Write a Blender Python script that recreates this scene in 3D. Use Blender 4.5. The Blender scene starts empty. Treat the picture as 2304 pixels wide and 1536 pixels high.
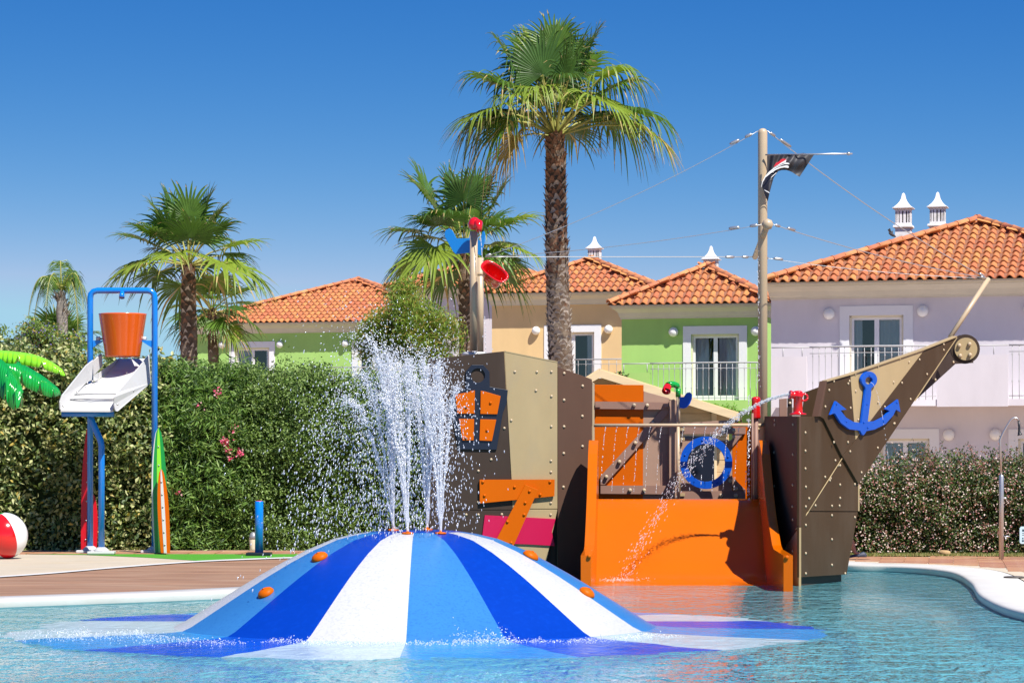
import bpy, math, random
import numpy as np
from mathutils import Vector, Matrix, noise as mnoise
from mathutils.geometry import tessellate_polygon
random.seed(7); RNG = np.random.default_rng(7)
SC = bpy.context.scene
COL = SC.collection
R = math.radians

# ------------------------------------------------------------ camera, sky, sun, exposure
EYE, F, HY, CX = 1.5, 6000.0, 1042.0, 1152.0     # eye height, focal length in photo pixels, horizon row, centre column
cam_d = bpy.data.cameras.new('camera'); cam = bpy.data.objects.new('camera', cam_d); COL.objects.link(cam)
cam.location = (0, 0, EYE); cam.rotation_euler = (R(90), 0, 0)
cam_d.sensor_width = 36; cam_d.sensor_fit = 'HORIZONTAL'; cam_d.lens = 36*F/2304; cam_d.shift_y = (HY-768)/2304
cam_d.clip_start = .5; cam_d.clip_end = 3000
SC.camera = cam
SUN = Vector((.44, -.58, 1.0)).normalized()
world = bpy.data.worlds.new('World'); SC.world = world; world.use_nodes = True
nt = world.node_tree; nt.nodes.clear()
wo = nt.nodes.new('ShaderNodeOutputWorld'); bg = nt.nodes.new('ShaderNodeBackground')
sky = nt.nodes.new('ShaderNodeTexSky'); sky.sky_type = 'NISHITA'; sky.sun_disc = False
sky.sun_elevation = math.asin(SUN.z); sky.sun_rotation = math.atan2(SUN.x, SUN.y)
sky.altitude = 300; sky.air_density = 1.0; sky.dust_density = 0.0; sky.ozone_density = 3.0
# polarised, clear-air look: the pale band of the horizon is squeezed and the blue is deepened evenly over the whole dome
tcw = nt.nodes.new('ShaderNodeTexCoord'); vm = nt.nodes.new('ShaderNodeVectorMath'); vm.operation = 'MULTIPLY'
vm.inputs[1].default_value = (1, 1, 1.7)
vn = nt.nodes.new('ShaderNodeVectorMath'); vn.operation = 'NORMALIZE'
sp = nt.nodes.new('ShaderNodeSeparateColor'); cb = nt.nodes.new('ShaderNodeCombineColor')
nt.links.new(tcw.outputs['Generated'], vm.inputs[0]); nt.links.new(vm.outputs[0], vn.inputs[0]); nt.links.new(vn.outputs[0], sky.inputs['Vector'])
nt.links.new(sky.outputs[0], sp.inputs[0])
for ch, (p_, k_) in enumerate(((2.75, 3.86), (1.404, 1.013), (.69, .896))):      # one grade for the whole dome, per channel
    a_ = nt.nodes.new('ShaderNodeMath'); a_.operation = 'MULTIPLY'; a_.inputs[1].default_value = .1137
    c_ = nt.nodes.new('ShaderNodeMath'); c_.operation = 'MINIMUM'; c_.inputs[1].default_value = (.43, .73)[ch] if ch < 2 else 1
    e_ = nt.nodes.new('ShaderNodeMath'); e_.operation = 'POWER'; e_.inputs[1].default_value = p_
    g_ = nt.nodes.new('ShaderNodeMath'); g_.operation = 'MULTIPLY'; g_.inputs[1].default_value = k_/.1137
    nt.links.new(sp.outputs[ch], a_.inputs[0]); nt.links.new(a_.outputs[0], c_.inputs[0]) if ch < 2 else None
    nt.links.new((c_ if ch < 2 else a_).outputs[0], e_.inputs[0]); nt.links.new(e_.outputs[0], g_.inputs[0]); nt.links.new(g_.outputs[0], cb.inputs[ch])
nt.links.new(cb.outputs[0], bg.inputs[0]); nt.links.new(bg.outputs[0], wo.inputs[0])
bg.inputs[1].default_value = .075
sd = bpy.data.lights.new('sun', 'SUN'); sd.energy = 5.0; sd.angle = R(.5); sd.color = (1, .955, .88)
sun = bpy.data.objects.new('sun', sd); COL.objects.link(sun); sun.location = (10, -10, 30)
sun.rotation_euler = (-SUN).to_track_quat('-Z', 'Y').to_euler()
SC.view_settings.view_transform = 'Standard'; SC.view_settings.look = 'None'
SC.view_settings.exposure = 0.6; SC.view_settings.gamma = 1; SC.view_settings.use_curve_mapping = False
SC.cycles.use_denoising = True
SC.cycles.max_bounces = 10; SC.cycles.transparent_max_bounces = 16; SC.cycles.caustics_reflective = False; SC.cycles.caustics_refractive = False

# ------------------------------------------------------------ helpers
def at(px, py, D):
    return Vector(((px-CX)*D/F, D, EYE+(HY-py)*D/F))
def gd(px, py, z):                       # point of the level z seen at a pixel
    D = (EYE-z)*F/(py-HY); return Vector(((px-CX)*D/F, D, z))
W = {}
def reg(o, mw): W[o.name] = mw; return o
def tag(o, label=None, cat=None, group=None, kind=None):
    if label: o['label'] = label
    if cat: o['category'] = cat
    if group: o['group'] = group
    if kind: o['kind'] = kind
    return o
def empty(name, loc, rz=0, label=None, cat=None, group=None, kind=None):
    o = bpy.data.objects.new(name, None); COL.objects.link(o); o.location = loc; o.rotation_euler = (0, 0, rz)
    o.empty_display_size = .1
    reg(o, Matrix.Translation(Vector(loc)) @ Matrix.Rotation(rz, 4, 'Z'))
    return tag(o, label, cat, group, kind)
class MB:
    def __init__(s): s.v = []; s.f = []; s.m = []; s.sm = []
    def add(s, vs, fs, mi=0, smooth=False):
        n = len(s.v); s.v.extend(Vector(v) for v in vs)
        for f in fs: s.f.append([i+n for i in f]); s.m.append(mi); s.sm.append(smooth)
        return s
    def box(s, a, b, mi=0):
        x0, y0, z0 = a; x1, y1, z1 = b
        return s.add([(x0,y0,z0),(x1,y0,z0),(x1,y1,z0),(x0,y1,z0),(x0,y0,z1),(x1,y0,z1),(x1,y1,z1),(x0,y1,z1)],
                     [(0,3,2,1),(4,5,6,7),(0,1,5,4),(1,2,6,5),(2,3,7,6),(3,0,4,7)], mi)
    def obox(s, c, ax, ay, az, mi=0):            # oriented box, half axes
        c = Vector(c); ax = Vector(ax); ay = Vector(ay); az = Vector(az)
        vs = [c+i*ax+j*ay+k*az for k in (-1,1) for j in (-1,1) for i in (-1,1)]
        return s.add(vs, [(0,2,3,1),(4,5,7,6),(0,1,5,4),(1,3,7,5),(3,2,6,7),(2,0,4,6)], mi)
    def tube(s, pts, rad, n=10, mi=0, cap=True, smooth=True):
        pts = [Vector(p) for p in pts]; k = len(pts)
        rads = rad if isinstance(rad, (list, tuple)) else [rad]*k
        up = None; base = len(s.v); fs = []
        for i, p in enumerate(pts):
            t = (pts[min(i+1,k-1)]-pts[max(i-1,0)]).normalized()
            if up is None: up = Vector((0,0,1)) if abs(t.z) < .9 else Vector((1,0,0))
            u = (up-t*up.dot(t)).normalized(); up = u; w = t.cross(u)
            for j in range(n):
                a = 2*math.pi*j/n; s.v.append(p+(u*math.cos(a)+w*math.sin(a))*rads[i])
        for i in range(k-1):
            for j in range(n):
                a = base+i*n+j; b = base+i*n+(j+1)%n
                s.f.append([a, b, b+n, a+n]); s.m.append(mi); s.sm.append(smooth)
        if cap:
            s.f.append([base+j for j in range(n)][::-1]); s.m.append(mi); s.sm.append(False)
            s.f.append([base+(k-1)*n+j for j in range(n)]); s.m.append(mi); s.sm.append(False)
        return s
    def lathe(s, c, prof, n=20, mi=0, axis=(0,0,1), smooth=True):     # prof: (r, h)
        c = Vector(c); t = Vector(axis).normalized()
        u = (Vector((1,0,0)) if abs(t.x) < .9 else Vector((0,1,0))); u = (u-t*u.dot(t)).normalized(); w = t.cross(u)
        base = len(s.v); k = len(prof)
        for r, h in prof:
            for j in range(n):
                a = 2*math.pi*j/n; s.v.append(c+t*h+(u*math.cos(a)+w*math.sin(a))*max(r, 1e-4))
        for i in range(k-1):
            for j in range(n):
                a = base+i*n+j; b = base+i*n+(j+1)%n
                s.f.append([a, b, b+n, a+n]); s.m.append(mi); s.sm.append(smooth)
        s.f.append([base+j for j in range(n)][::-1]); s.m.append(mi); s.sm.append(False)
        s.f.append([base+(k-1)*n+j for j in range(n)]); s.m.append(mi); s.sm.append(False)
        return s
    def prism(s, loop, off, mi=0, holes=None, mi_side=None):          # 3-D loop extruded by vector off
        loop = [Vector(p) for p in loop]; off = Vector(off); loops = [loop]+[[Vector(p) for p in h] for h in (holes or [])]
        if mi_side is None: mi_side = mi
        tris = tessellate_polygon(loops); flat = [p for l in loops for p in l]; n = len(flat)
        s.add(flat+[p+off for p in flat], [], mi); b = len(s.v)-2*n
        for t in tris:
            s.f.append([b+i for i in t]); s.m.append(mi); s.sm.append(False)
            s.f.append([b+n+i for i in reversed(t)]); s.m.append(mi_side); s.sm.append(False)
        k = 0
        for l in loops:
            for i in range(len(l)):
                a, c = k+i, k+(i+1) % len(l)
                s.f.append([b+a, b+c, b+n+c, b+n+a]); s.m.append(mi_side); s.sm.append(False)
            k += len(l)
        return s
    def mesh(s, name, mats, tf=None):
        me = bpy.data.meshes.new(name)
        vs = [tf @ v for v in s.v] if tf is not None else s.v
        me.from_pydata([tuple(v) for v in vs], [], s.f)
        for m in (mats if isinstance(mats, (list, tuple)) else [mats]): me.materials.append(m)
        me.polygons.foreach_set('material_index', s.m); me.polygons.foreach_set('use_smooth', s.sm)
        me.update(); return me
def fixn(me):
    import bmesh
    bm = bmesh.new(); bm.from_mesh(me); bmesh.ops.recalc_face_normals(bm, faces=bm.faces); bm.to_mesh(me); bm.free()
def part(name, mb, mats, parent=None, local=False, label=None, cat=None, group=None, kind=None, bevel=0, fix=True):
    tf = None
    if parent is not None and not local: tf = W[parent.name].inverted()
    if isinstance(mb, MB): me = mb.mesh(name, mats, tf)
    else:
        me = mb
        if tf is not None: me.transform(tf)
    if fix and len(me.polygons) < 60000: fixn(me)
    o = bpy.data.objects.new(name, me); COL.objects.link(o)
    if parent is not None: o.parent = parent; reg(o, W[parent.name])
    else: reg(o, Matrix.Identity(4))
    if bevel:
        m = o.modifiers.new('bevel', 'BEVEL'); m.width = bevel; m.segments = 2; m.limit_method = 'ANGLE'; m.angle_limit = R(40)
    return tag(o, label, cat, group, kind)
def thing_mesh(name, mb, mats, loc, **k):          # a thing that is one mesh, origin at loc
    tf = Matrix.Translation(-Vector(loc)); me = mb.mesh(name, mats, tf) if isinstance(mb, MB) else mb
    if not isinstance(mb, MB): me.transform(tf)
    if len(me.polygons) < 60000: fixn(me)
    o = bpy.data.objects.new(name, me); COL.objects.link(o); o.location = loc; reg(o, Matrix.Translation(Vector(loc)))
    return tag(o, **k)
def inst(name, me, parent, mw, label=None):         # shared mesh placed at world matrix mw under parent
    o = bpy.data.objects.new(name, me); COL.objects.link(o); o.parent = parent
    m = W[parent.name].inverted() @ mw
    l, q, sc = m.decompose(); o.location = l; o.rotation_euler = q.to_euler(); o.scale = sc
    reg(o, mw); return tag(o, label)
def inst_l(name, me, parent, ml):
    o = bpy.data.objects.new(name, me); COL.objects.link(o); o.parent = parent
    l, q, sc = ml.decompose(); o.location = l; o.rotation_euler = q.to_euler(); o.scale = sc
    return o
def fast_mesh(name, verts, faces_n, k, mats, mi=None, smooth=False):    # numpy: all faces have k corners
    me = bpy.data.meshes.new(name); nv = len(verts); nf = len(faces_n)
    me.vertices.add(nv); me.vertices.foreach_set('co', np.ascontiguousarray(verts, dtype=np.float32).ravel())
    me.loops.add(nf*k); me.loops.foreach_set('vertex_index', np.ascontiguousarray(faces_n, dtype=np.int32).ravel())
    me.polygons.add(nf); me.polygons.foreach_set('loop_start', np.arange(0, nf*k, k, dtype=np.int32))
    me.polygons.foreach_set('loop_total', np.full(nf, k, dtype=np.int32))
    for m in mats: me.materials.append(m)
    if mi is not None: me.polygons.foreach_set('material_index', np.asarray(mi, dtype=np.int32))
    if smooth: me.polygons.foreach_set('use_smooth', np.ones(nf, dtype=bool))
    me.update(calc_edges=True); me.validate(); return me

# ------------------------------------------------------------ materials
def lin(h, k=1.0):
    h = h.lstrip('#'); c = [int(h[i:i+2], 16)/255 for i in (0, 2, 4)]
    return tuple(min(1, k*(x/12.92 if x <= .04045 else ((x+.055)/1.055)**2.4)) for x in c)
def mat(name, rgb, rough=.5, spec=.5, var=.0, vscale=3.0, bump=0, bscale=40, coat=0, metal=0, coord='Object', var2=None, trans=0, stretch=None):
    m = bpy.data.materials.new(name); m.use_nodes = True; t = m.node_tree; b = t.nodes['Principled BSDF']
    b.inputs['Roughness'].default_value = rough; b.inputs['Specular IOR Level'].default_value = spec
    b.inputs['Metallic'].default_value = metal; b.inputs['Coat Weight'].default_value = coat; b.inputs['Coat Roughness'].default_value = .05
    b.inputs['Base Color'].default_value = (*rgb, 1)
    tc = t.nodes.new('ShaderNodeTexCoord'); vec = tc.outputs[coord]
    if stretch:
        mp = t.nodes.new('ShaderNodeMapping'); mp.inputs['Scale'].default_value = stretch; t.links.new(vec, mp.inputs[0]); vec = mp.outputs[0]
    if var:
        n = t.nodes.new('ShaderNodeTexNoise'); n.inputs['Scale'].default_value = vscale; n.inputs['Detail'].default_value = 6; n.inputs['Roughness'].default_value = .6
        t.links.new(vec, n.inputs['Vector'])
        mr = t.nodes.new('ShaderNodeMapRange'); mr.inputs[1].default_value = .3; mr.inputs[2].default_value = .7
        mr.inputs[3].default_value = 1-var; mr.inputs[4].default_value = 1+var
        t.links.new(n.outputs[0], mr.inputs[0])
        mx = t.nodes.new('ShaderNodeMix'); mx.data_type = 'RGBA'; mx.blend_type = 'MULTIPLY'; mx.inputs[0].default_value = 1
        mx.inputs[6].default_value = (*rgb, 1); t.links.new(mr.outputs[0], mx.inputs[7])
        last = mx.outputs[2]
        if var2:      # second tint: (rgb, scale, amount)
            n2 = t.nodes.new('ShaderNodeTexNoise'); n2.inputs['Scale'].default_value = var2[1]; n2.inputs['Detail'].default_value = 4
            t.links.new(vec, n2.inputs['Vector'])
            r2 = t.nodes.new('ShaderNodeMapRange'); r2.inputs[1].default_value = .5; r2.inputs[2].default_value = .68; r2.inputs[4].default_value = var2[2]
            t.links.new(n2.outputs[0], r2.inputs[0])
            m2 = t.nodes.new('ShaderNodeMix'); m2.data_type = 'RGBA'; m2.inputs[7].default_value = (*var2[0], 1)
            t.links.new(r2.outputs[0], m2.inputs[0]); t.links.new(last, m2.inputs[6]); last = m2.outputs[2]
        t.links.new(last, b.inputs['Base Color'])
    if bump:
        n = t.nodes.new('ShaderNodeTexNoise'); n.inputs['Scale'].default_value = bscale; n.inputs['Detail'].default_value = 5
        t.links.new(vec, n.inputs['Vector'])
        bp = t.nodes.new('ShaderNodeBump'); bp.inputs['Strength'].default_value = bump; bp.inputs['Distance'].default_value = .02
        t.links.new(n.outputs[0], bp.inputs['Height']); t.links.new(bp.outputs[0], b.inputs['Normal'])
    return m
def leafmat(name, rgb, tr=.3, rough=.45, var=.25):
    m = mat(name, rgb, rough, .35, var=var, vscale=6)
    t = m.node_tree; b = t.nodes['Principled BSDF']; out = t.nodes['Material Output']
    tl = t.nodes.new('ShaderNodeBsdfTranslucent'); tl.inputs[0].default_value = (min(1, rgb[0]*1.5), min(1, rgb[1]*1.7), rgb[2]*.7, 1)
    mx = t.nodes.new('ShaderNodeMixShader'); mx.inputs[0].default_value = tr
    t.links.new(b.outputs[0], mx.inputs[1]); t.links.new(tl.outputs[0], mx.inputs[2]); t.links.new(mx.outputs[0], out.inputs[0])
    return m
def instvar(m, amt=.15, hue=0.02):       # slight per-object tone
    t = m.node_tree; b = t.nodes['Principled BSDF']; oi = t.nodes.new('ShaderNodeObjectInfo')
    h = t.nodes.new('ShaderNodeHueSaturation'); mr = t.nodes.new('ShaderNodeMapRange'); mr.inputs[3].default_value = 1-amt; mr.inputs[4].default_value = 1+amt
    mh = t.nodes.new('ShaderNodeMapRange'); mh.inputs[3].default_value = .5-hue; mh.inputs[4].default_value = .5+hue
    t.links.new(oi.outputs['Random'], mr.inputs[0]); t.links.new(mr.outputs[0], h.inputs['Value'])
    t.links.new(oi.outputs['Random'], mh.inputs[0]); t.links.new(mh.outputs[0], h.inputs['Hue'])
    i = b.inputs['Base Color']
    if i.links: src = i.links[0].from_socket; t.links.new(src, h.inputs['Color'])
    else: h.inputs['Color'].default_value = i.default_value
    t.links.new(h.outputs[0], i); return m
M = {}
M['lav'] = mat('lavender_render', (.66,.62,.65), .9, .2, var=.06, vscale=1.6, bump=.15, bscale=120, stretch=(1,1,.35), var2=((.58,.54,.57), .8, .4))
M['green'] = mat('green_render', (.37,.60,.17), .9, .2, var=.06, vscale=1.6, bump=.15, bscale=120, stretch=(1,1,.35), var2=((.32,.52,.16), .8, .4))
M['beige'] = mat('beige_render', (.74,.52,.26), .9, .2, var=.06, vscale=1.6, bump=.15, bscale=120, stretch=(1,1,.35), var2=((.62,.44,.24), .8, .4))
M['cornice'] = mat('cream_cornice', (.60,.56,.46), .8, .2, var=.06, vscale=1.5)
M['wwhite'] = mat('white_wall_paint', (.78,.78,.79), .8, .3, var=.03, vscale=1)
M['chim'] = mat('limewash', (.78,.76,.76), .9, .2, var=.06, vscale=4, var2=((.45,.42,.33), 5, .5))
M['cream'] = mat('cream_frame_paint', (.72,.66,.50), .4)
M['glass'] = mat('window_glass', (.015,.025,.03), .04, .8)
M['curtain'] = mat('pale_curtain', (.80,.84,.86), .9, .1)
M['tile'] = instvar(mat('clay_tile', (.50,.175,.066), .75, .25, var=.16, vscale=5, bump=.2, bscale=40, var2=((.38,.24,.10), 3, .15)), .09, .012)
M['ridge'] = instvar(mat('clay_ridge_tile', (.52,.20,.09), .75, .3, var=.12, vscale=5), .15, .01)
M['roofbase'] = mat('roof_underlay', (.26,.11,.06), .9)
M['rail'] = mat('white_railing_paint', (.42,.42,.42), .45)
M['lamp'] = mat('opal_globe', (.82,.82,.80), .35)
M['dark'] = mat('interior_dark', (.02,.02,.022), .9)
# ------------------------------------------------------------ pool, ground, paving
GZ = .08
def smooth_closed(pts, k=8):
    n = len(pts); out = []
    for i in range(n):
        p0, p1, p2, p3 = (Vector(pts[(i+j) % n]) for j in (-1, 0, 1, 2))
        for s in range(k):
            t = s/k
            out.append(.5*((2*p1)+(p2-p0)*t+(2*p0-5*p1+4*p2-p3)*t*t+(3*p1-p0-3*p2+p3)*t*t*t))
    return out
def pp(px, D): return Vector(((px-CX)*D/F, D, GZ))
def pg(px, py): return gd(px, py, GZ)
pool_ctrl = [pg(0,1351), pg(250,1342), pg(500,1332), pg(700,1320), pp(850,33), pp(960,36.4), pp(1200,38), pp(1500,38.4), pp(1790,38.2),
             pg(1907,1271), pg(2010,1274), pg(2090,1279.5), pg(2148,1289), pg(2185,1310), pg(2212,1343), pg(2304,1378), pp(2520,23.5),
             Vector((8.2,18,GZ)), Vector((9,8,GZ)), Vector((5,2.2,GZ)), Vector((-5,2.2,GZ)), Vector((-9,8,GZ)), Vector((-10.5,18,GZ)), pp(-500,25.5), pp(-230,26.8)]
pool = smooth_closed(pool_ctrl)
def offs(loop, d):
    n = len(loop); out = []
    for i in range(n):
        t = (loop[(i+1) % n]-loop[i-1]).normalized(); out.append(loop[i]+Vector((-t.y, t.x, 0))*d)
    return out
area = sum(pool[i].x*pool[(i+1) % len(pool)].y-pool[(i+1) % len(pool)].x*pool[i].y for i in range(len(pool)))
SG = -1 if area > 0 else 1          # outward sign
copo = offs(pool, SG*.62)
def flat(loop, z, holes=None):
    loops = [[Vector((p.x, p.y, z)) for p in loop]]+[[Vector((p.x, p.y, z)) for p in h] for h in (holes or [])]
    tr = tessellate_polygon(loops); mb = MB(); mb.add([p for l in loops for p in l], [tuple(t) for t in tr])
    return mb
M['earth'] = mat('terracotta_paving', (.27,.15,.09), .75, .3, var=.34, vscale=1.2, bump=.2, bscale=6, var2=((.42,.30,.21), 3.2, .6), stretch=(.35,3.2,1))
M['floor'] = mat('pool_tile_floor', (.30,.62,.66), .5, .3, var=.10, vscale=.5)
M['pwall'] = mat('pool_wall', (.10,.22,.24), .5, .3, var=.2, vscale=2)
M['coping'] = mat('white_coping', (.56,.545,.505), .6, .3, var=.06, vscale=2, bump=.1, bscale=30, var2=((.5,.46,.4), 1.5, .4))
far = [Vector((x, y, 0)) for x, y in ((-1500,-200), (1500,-200), (1500,2500), (-1500,2500))]
g = flat(far, GZ, [copo]); o = part('ground', g, [M['earth']], kind='structure')
if o.data.polygons[0].normal.z < 0: o.data.flip_normals()
o = part('pool_floor', flat(copo, -.30), [M['floor']], kind='structure')
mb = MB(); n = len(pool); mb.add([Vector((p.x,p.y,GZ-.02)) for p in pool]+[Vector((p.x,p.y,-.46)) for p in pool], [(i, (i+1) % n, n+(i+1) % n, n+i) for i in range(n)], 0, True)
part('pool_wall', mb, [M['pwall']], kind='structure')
mb = MB(); prof = [(0,-.07), (-.012,-.015), (-.004,.006), (.02,.016), (.06,.019), (.62,.014), (.64,-.02)]
lps = [offs(pool, SG*d) for d, z in prof]
for (d, z), l in zip(prof, lps): mb.v.extend(Vector((p.x, p.y, GZ+z)) for p in l)
for k in range(len(prof)-1):
    for i in range(n):
        j = (i+1) % n; mb.f.append([k*n+i, k*n+j, (k+1)*n+j, (k+1)*n+i]); mb.m.append(0); mb.sm.append(True)
part('pool_coping', mb, [M['coping']], kind='structure')

# water: flat sheet, mirror by Fresnel over a clear, slightly tinted body; ripples are relief only
def water_mat():
    m = bpy.data.materials.new('pool_water'); m.use_nodes = True; t = m.node_tree; t.nodes.clear(); N = t.nodes.new; L = t.links.new
    out = N('ShaderNodeOutputMaterial'); tc = N('ShaderNodeTexCoord')
    def nz(scale, st, det, w):
        mp = N('ShaderNodeMapping'); mp.inputs['Scale'].default_value = st; L(tc.outputs['Object'], mp.inputs[0])
        n = N('ShaderNodeTexNoise'); n.inputs['Scale'].default_value = scale; n.inputs['Detail'].default_value = det; n.inputs['Distortion'].default_value = .6
        L(mp.outputs[0], n.inputs['Vector']); mu = N('ShaderNodeMath'); mu.operation = 'MULTIPLY'; mu.inputs[1].default_value = w; L(n.outputs[0], mu.inputs[0]); return mu.outputs[0]
    a = nz(1.8, (1, 1.0, 1), 3, .9); b = nz(5.2, (1, .42, 1), 3, .85); c = nz(13, (1, .36, 1), 2, .42)
    s1 = N('ShaderNodeMath'); L(a, s1.inputs[0]); L(b, s1.inputs[1]); s2 = N('ShaderNodeMath'); L(s1.outputs[0], s2.inputs[0]); L(c, s2.inputs[1])
    bp = N('ShaderNodeBump'); bp.inputs['Strength'].default_value = .9; bp.inputs['Distance'].default_value = .13; L(s2.outputs[0], bp.inputs['Height'])
    sx_ = N('ShaderNodeSeparateXYZ'); L(tc.outputs['Object'], sx_.inputs[0]); mr_ = N('ShaderNodeMapRange'); mr_.inputs[1].default_value = 20; mr_.inputs[2].default_value = 28; mr_.inputs[3].default_value = 1.0; mr_.inputs[4].default_value = .30; L(sx_.outputs[1], mr_.inputs[0]); L(mr_.outputs[0], bp.inputs['Strength'])
    fr = N('ShaderNodeFresnel'); fr.inputs['IOR'].default_value = 1.33; L(bp.outputs[0], fr.inputs['Normal'])
    gl = N('ShaderNodeBsdfGlossy'); gl.inputs['Roughness'].default_value = .03; L(bp.outputs[0], gl.inputs['Normal'])
    tr = N('ShaderNodeBsdfTransparent'); tr.inputs[0].default_value = (.80,.95,.96,1)
    df = N('ShaderNodeBsdfDiffuse'); df.inputs[0].default_value = (.15,.47,.53,1); L(bp.outputs[0], df.inputs['Normal'])
    m1 = N('ShaderNodeMixShader'); m1.inputs[0].default_value = .62; L(tr.outputs[0], m1.inputs[1]); L(df.outputs[0], m1.inputs[2])
    m2 = N('ShaderNodeMixShader'); L(fr.outputs[0], m2.inputs[0]); L(m1.outputs[0], m2.inputs[1]); L(gl.outputs[0], m2.inputs[2])
    L(m2.outputs[0], out.inputs[0]); return m
M['water'] = water_mat()
o = part('pool_water', flat(offs(pool, -SG*.001), 0.0), [M['water']], kind='structure')
if o.data.polygons[0].normal.z < 0: o.data.flip_normals()

# coloured safety surfacing and the strip of tiles on the left terrace
M['safe_green'] = mat('green_safety_surface', (.07,.28,.025), .85, .2, var=.08, vscale=4, bump=.3, bscale=80)
M['safe_sand'] = mat('sand_safety_surface', (.47,.405,.31), .85, .2, var=.06, vscale=1.5, bump=.3, bscale=80, var2=((.47,.35,.18), .8, .35))
M['line'] = mat('white_edge_band', (.60,.59,.57), .7, .3, var=.05, vscale=2)
def curve(pts, k=10):
    pts = [Vector((a, b, 0)) for a, b in pts]; out = []; q = [pts[0]*2-pts[1]]+pts+[pts[-1]*2-pts[-2]]
    for i in range(1, len(q)-2):
        p0, p1, p2, p3 = q[i-1:i+3]
        for s in range(k):
            t = s/k; out.append(.5*((2*p1)+(p2-p0)*t+(2*p0-5*p1+4*p2-p3)*t*t+(3*p1-p0-3*p2+p3)*t*t*t))
    out.append(pts[-1]); return [(p.x, p.y) for p in out]
lo = curve([(-400,1322),(-150,1309),(0,1299.5),(120,1291),(250,1279.5),(370,1270),(455,1264.5),(560,1260),(680,1256),(900,1252)])
hi = [(x, y-2.6) for x, y in lo]
part('white_edge_band', flat([pg(x, y) for x, y in lo]+[pg(x, y) for x, y in reversed(hi)], GZ+.012), [M['line']], kind='structure')
top = [(900,1244.5),(300,1244.5),(-400,1244.5)]
sand_div = [(-400,1247.5),(60,1247.0),(190,1248.5),(330,1254.5),(455,1262.4)]
hs_l = [(x, y) for x, y in hi if x <= 455]; hs_r = [(x, y) for x, y in hi if x > 455]
part('sand_safety_surface', flat([pg(x, y) for x, y in hs_l]+[pg(x, y) for x, y in reversed(sand_div)], GZ+.004), [M['safe_sand']], kind='structure')
part('green_safety_surface', flat([pg(x, y) for x, y in sand_div]+[pg(x, y) for x, y in hs_r]+[pg(x, y) for x, y in top], GZ+.008), [M['safe_green']], kind='structure')

# terracotta tiles, each its own piece, right terrace and the thin strip under the left hedge
M['paver'] = instvar(mat('terracotta_tile', (.40,.19,.10), .6, .4, var=.2, vscale=3, bump=.15, bscale=30, var2=((.5,.36,.26), 2.5, .5), coord='Object'), .14, .012)
M['grout'] = mat('pale_grout', (.50,.42,.33), .9, .2, var=.15, vscale=3)
def inside(p, loop):
    c = False; n = len(loop)
    for i in range(n):
        a, b = loop[i], loop[i-1]
        if (a.y > p.y) != (b.y > p.y) and p.x < (b.x-a.x)*(p.y-a.y)/(b.y-a.y)+a.x: c = not c
    return c
cop2 = offs(pool, SG*.93)
def seg_dist(p, loop):
    return min((p-a).length for a in loop)
M['stone'] = mat('beige_stone_edging', (.52,.45,.34), .8, .2, var=.12, vscale=4, bump=.2, bscale=30)
i0 = min(range(n), key=lambda i: (pool[i]-pg(1880,1268)).length); i1 = min(range(n), key=lambda i: (pool[i]-pp(2520,23.5)).length)
a_, b_ = (i0, i1) if i0 < i1 else (i1, i0)
l1 = offs(pool, SG*.645); l2 = offs(pool, SG*.90)
mbx = MB(); seq = list(range(a_, b_+1)); mbx.add([Vector((l1[i].x,l1[i].y,GZ+.012)) for i in seq]+[Vector((l2[i].x,l2[i].y,GZ+.012)) for i in seq], [(i, i+1, len(seq)+i+1, len(seq)+i) for i in range(len(seq)-1)])
part('stone_edging', mbx, [M['stone']], kind='structure')
pav = empty('paving', (6, 38, GZ), kind='structure')
mb = flat([Vector((x,y,0)) for x, y in ((3.2,37),(3.2,41.1),(16,41.1),(16,20),(8.6,20),(6.2,26.9)) ], GZ+.002)
ang = R(-9.3); ux = Vector((math.cos(ang), math.sin(ang), 0)); uy = Vector((-ux.y, ux.x, 0))
tm = MB(); tm.box((-.168,-.168,-.01), (.168,.168,.012)); tme = tm.mesh('paving_tile', [M['paver']]); fixn(tme)
gpoly = [Vector((x,y,0)) for x, y in ((3.2,36.5),(3.2,40.35),(16,40.35),(16,20),(8,20))]
part('grout_bed', flat([Vector((3.2,38.9,0)), Vector((3.2,40.5,0)), Vector((16,40.5,0)), Vector((16,20,0))]+[Vector((p.x,p.y,0)) for p in [cop2[i] for i in (seq[::-1] if pool[seq[0]].y > pool[seq[-1]].y else seq)]], GZ+.003), [M['grout']], pav)
cnt = 0; tiles = []
for i in range(-10, 52):
    for j in range(-70, 20):
        c = Vector((4.0, 40.3, 0))+ux*(i*.35+(.01 if j % 2 else 0))+uy*(j*.35)
        pxx = CX+c.x*F/c.y
        if 1860 < pxx and c.x < 15.8 and c.y < 40.3 and c.y > 20.3 and not inside(c, [Vector((p.x,p.y,0)) for p in cop2]):
            tiles.append(c)
tiles.sort(key=lambda c: c.y if CX+c.x*F/c.y < 2330 else 1e3+c.y)
for c in tiles[:300]:
    inst('tile', tme, pav, Matrix.Translation((c.x, c.y, GZ+.006+random.uniform(-.002,.002))) @ Matrix.Rotation(ang+random.uniform(-.006,.006), 4, 'Z'))
if len(tiles) > 300:
    mb = MB()
    for c in tiles[300:]: mb.obox((c.x,c.y,GZ+.007), ux*.168, uy*.168, Vector((0,0,.011)))
    part('distant_tiles', mb, [M['paver']], pav, kind='stuff')
pav2 = empty('paving', (-3, 42, GZ), kind='structure')
part('grout_bed', flat([pg(x, y) for x, y in ((-60,1244.3),(700,1244.3),(700,1238.5),(-60,1238.5))], GZ+.003), [M['grout']], pav2)
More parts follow.
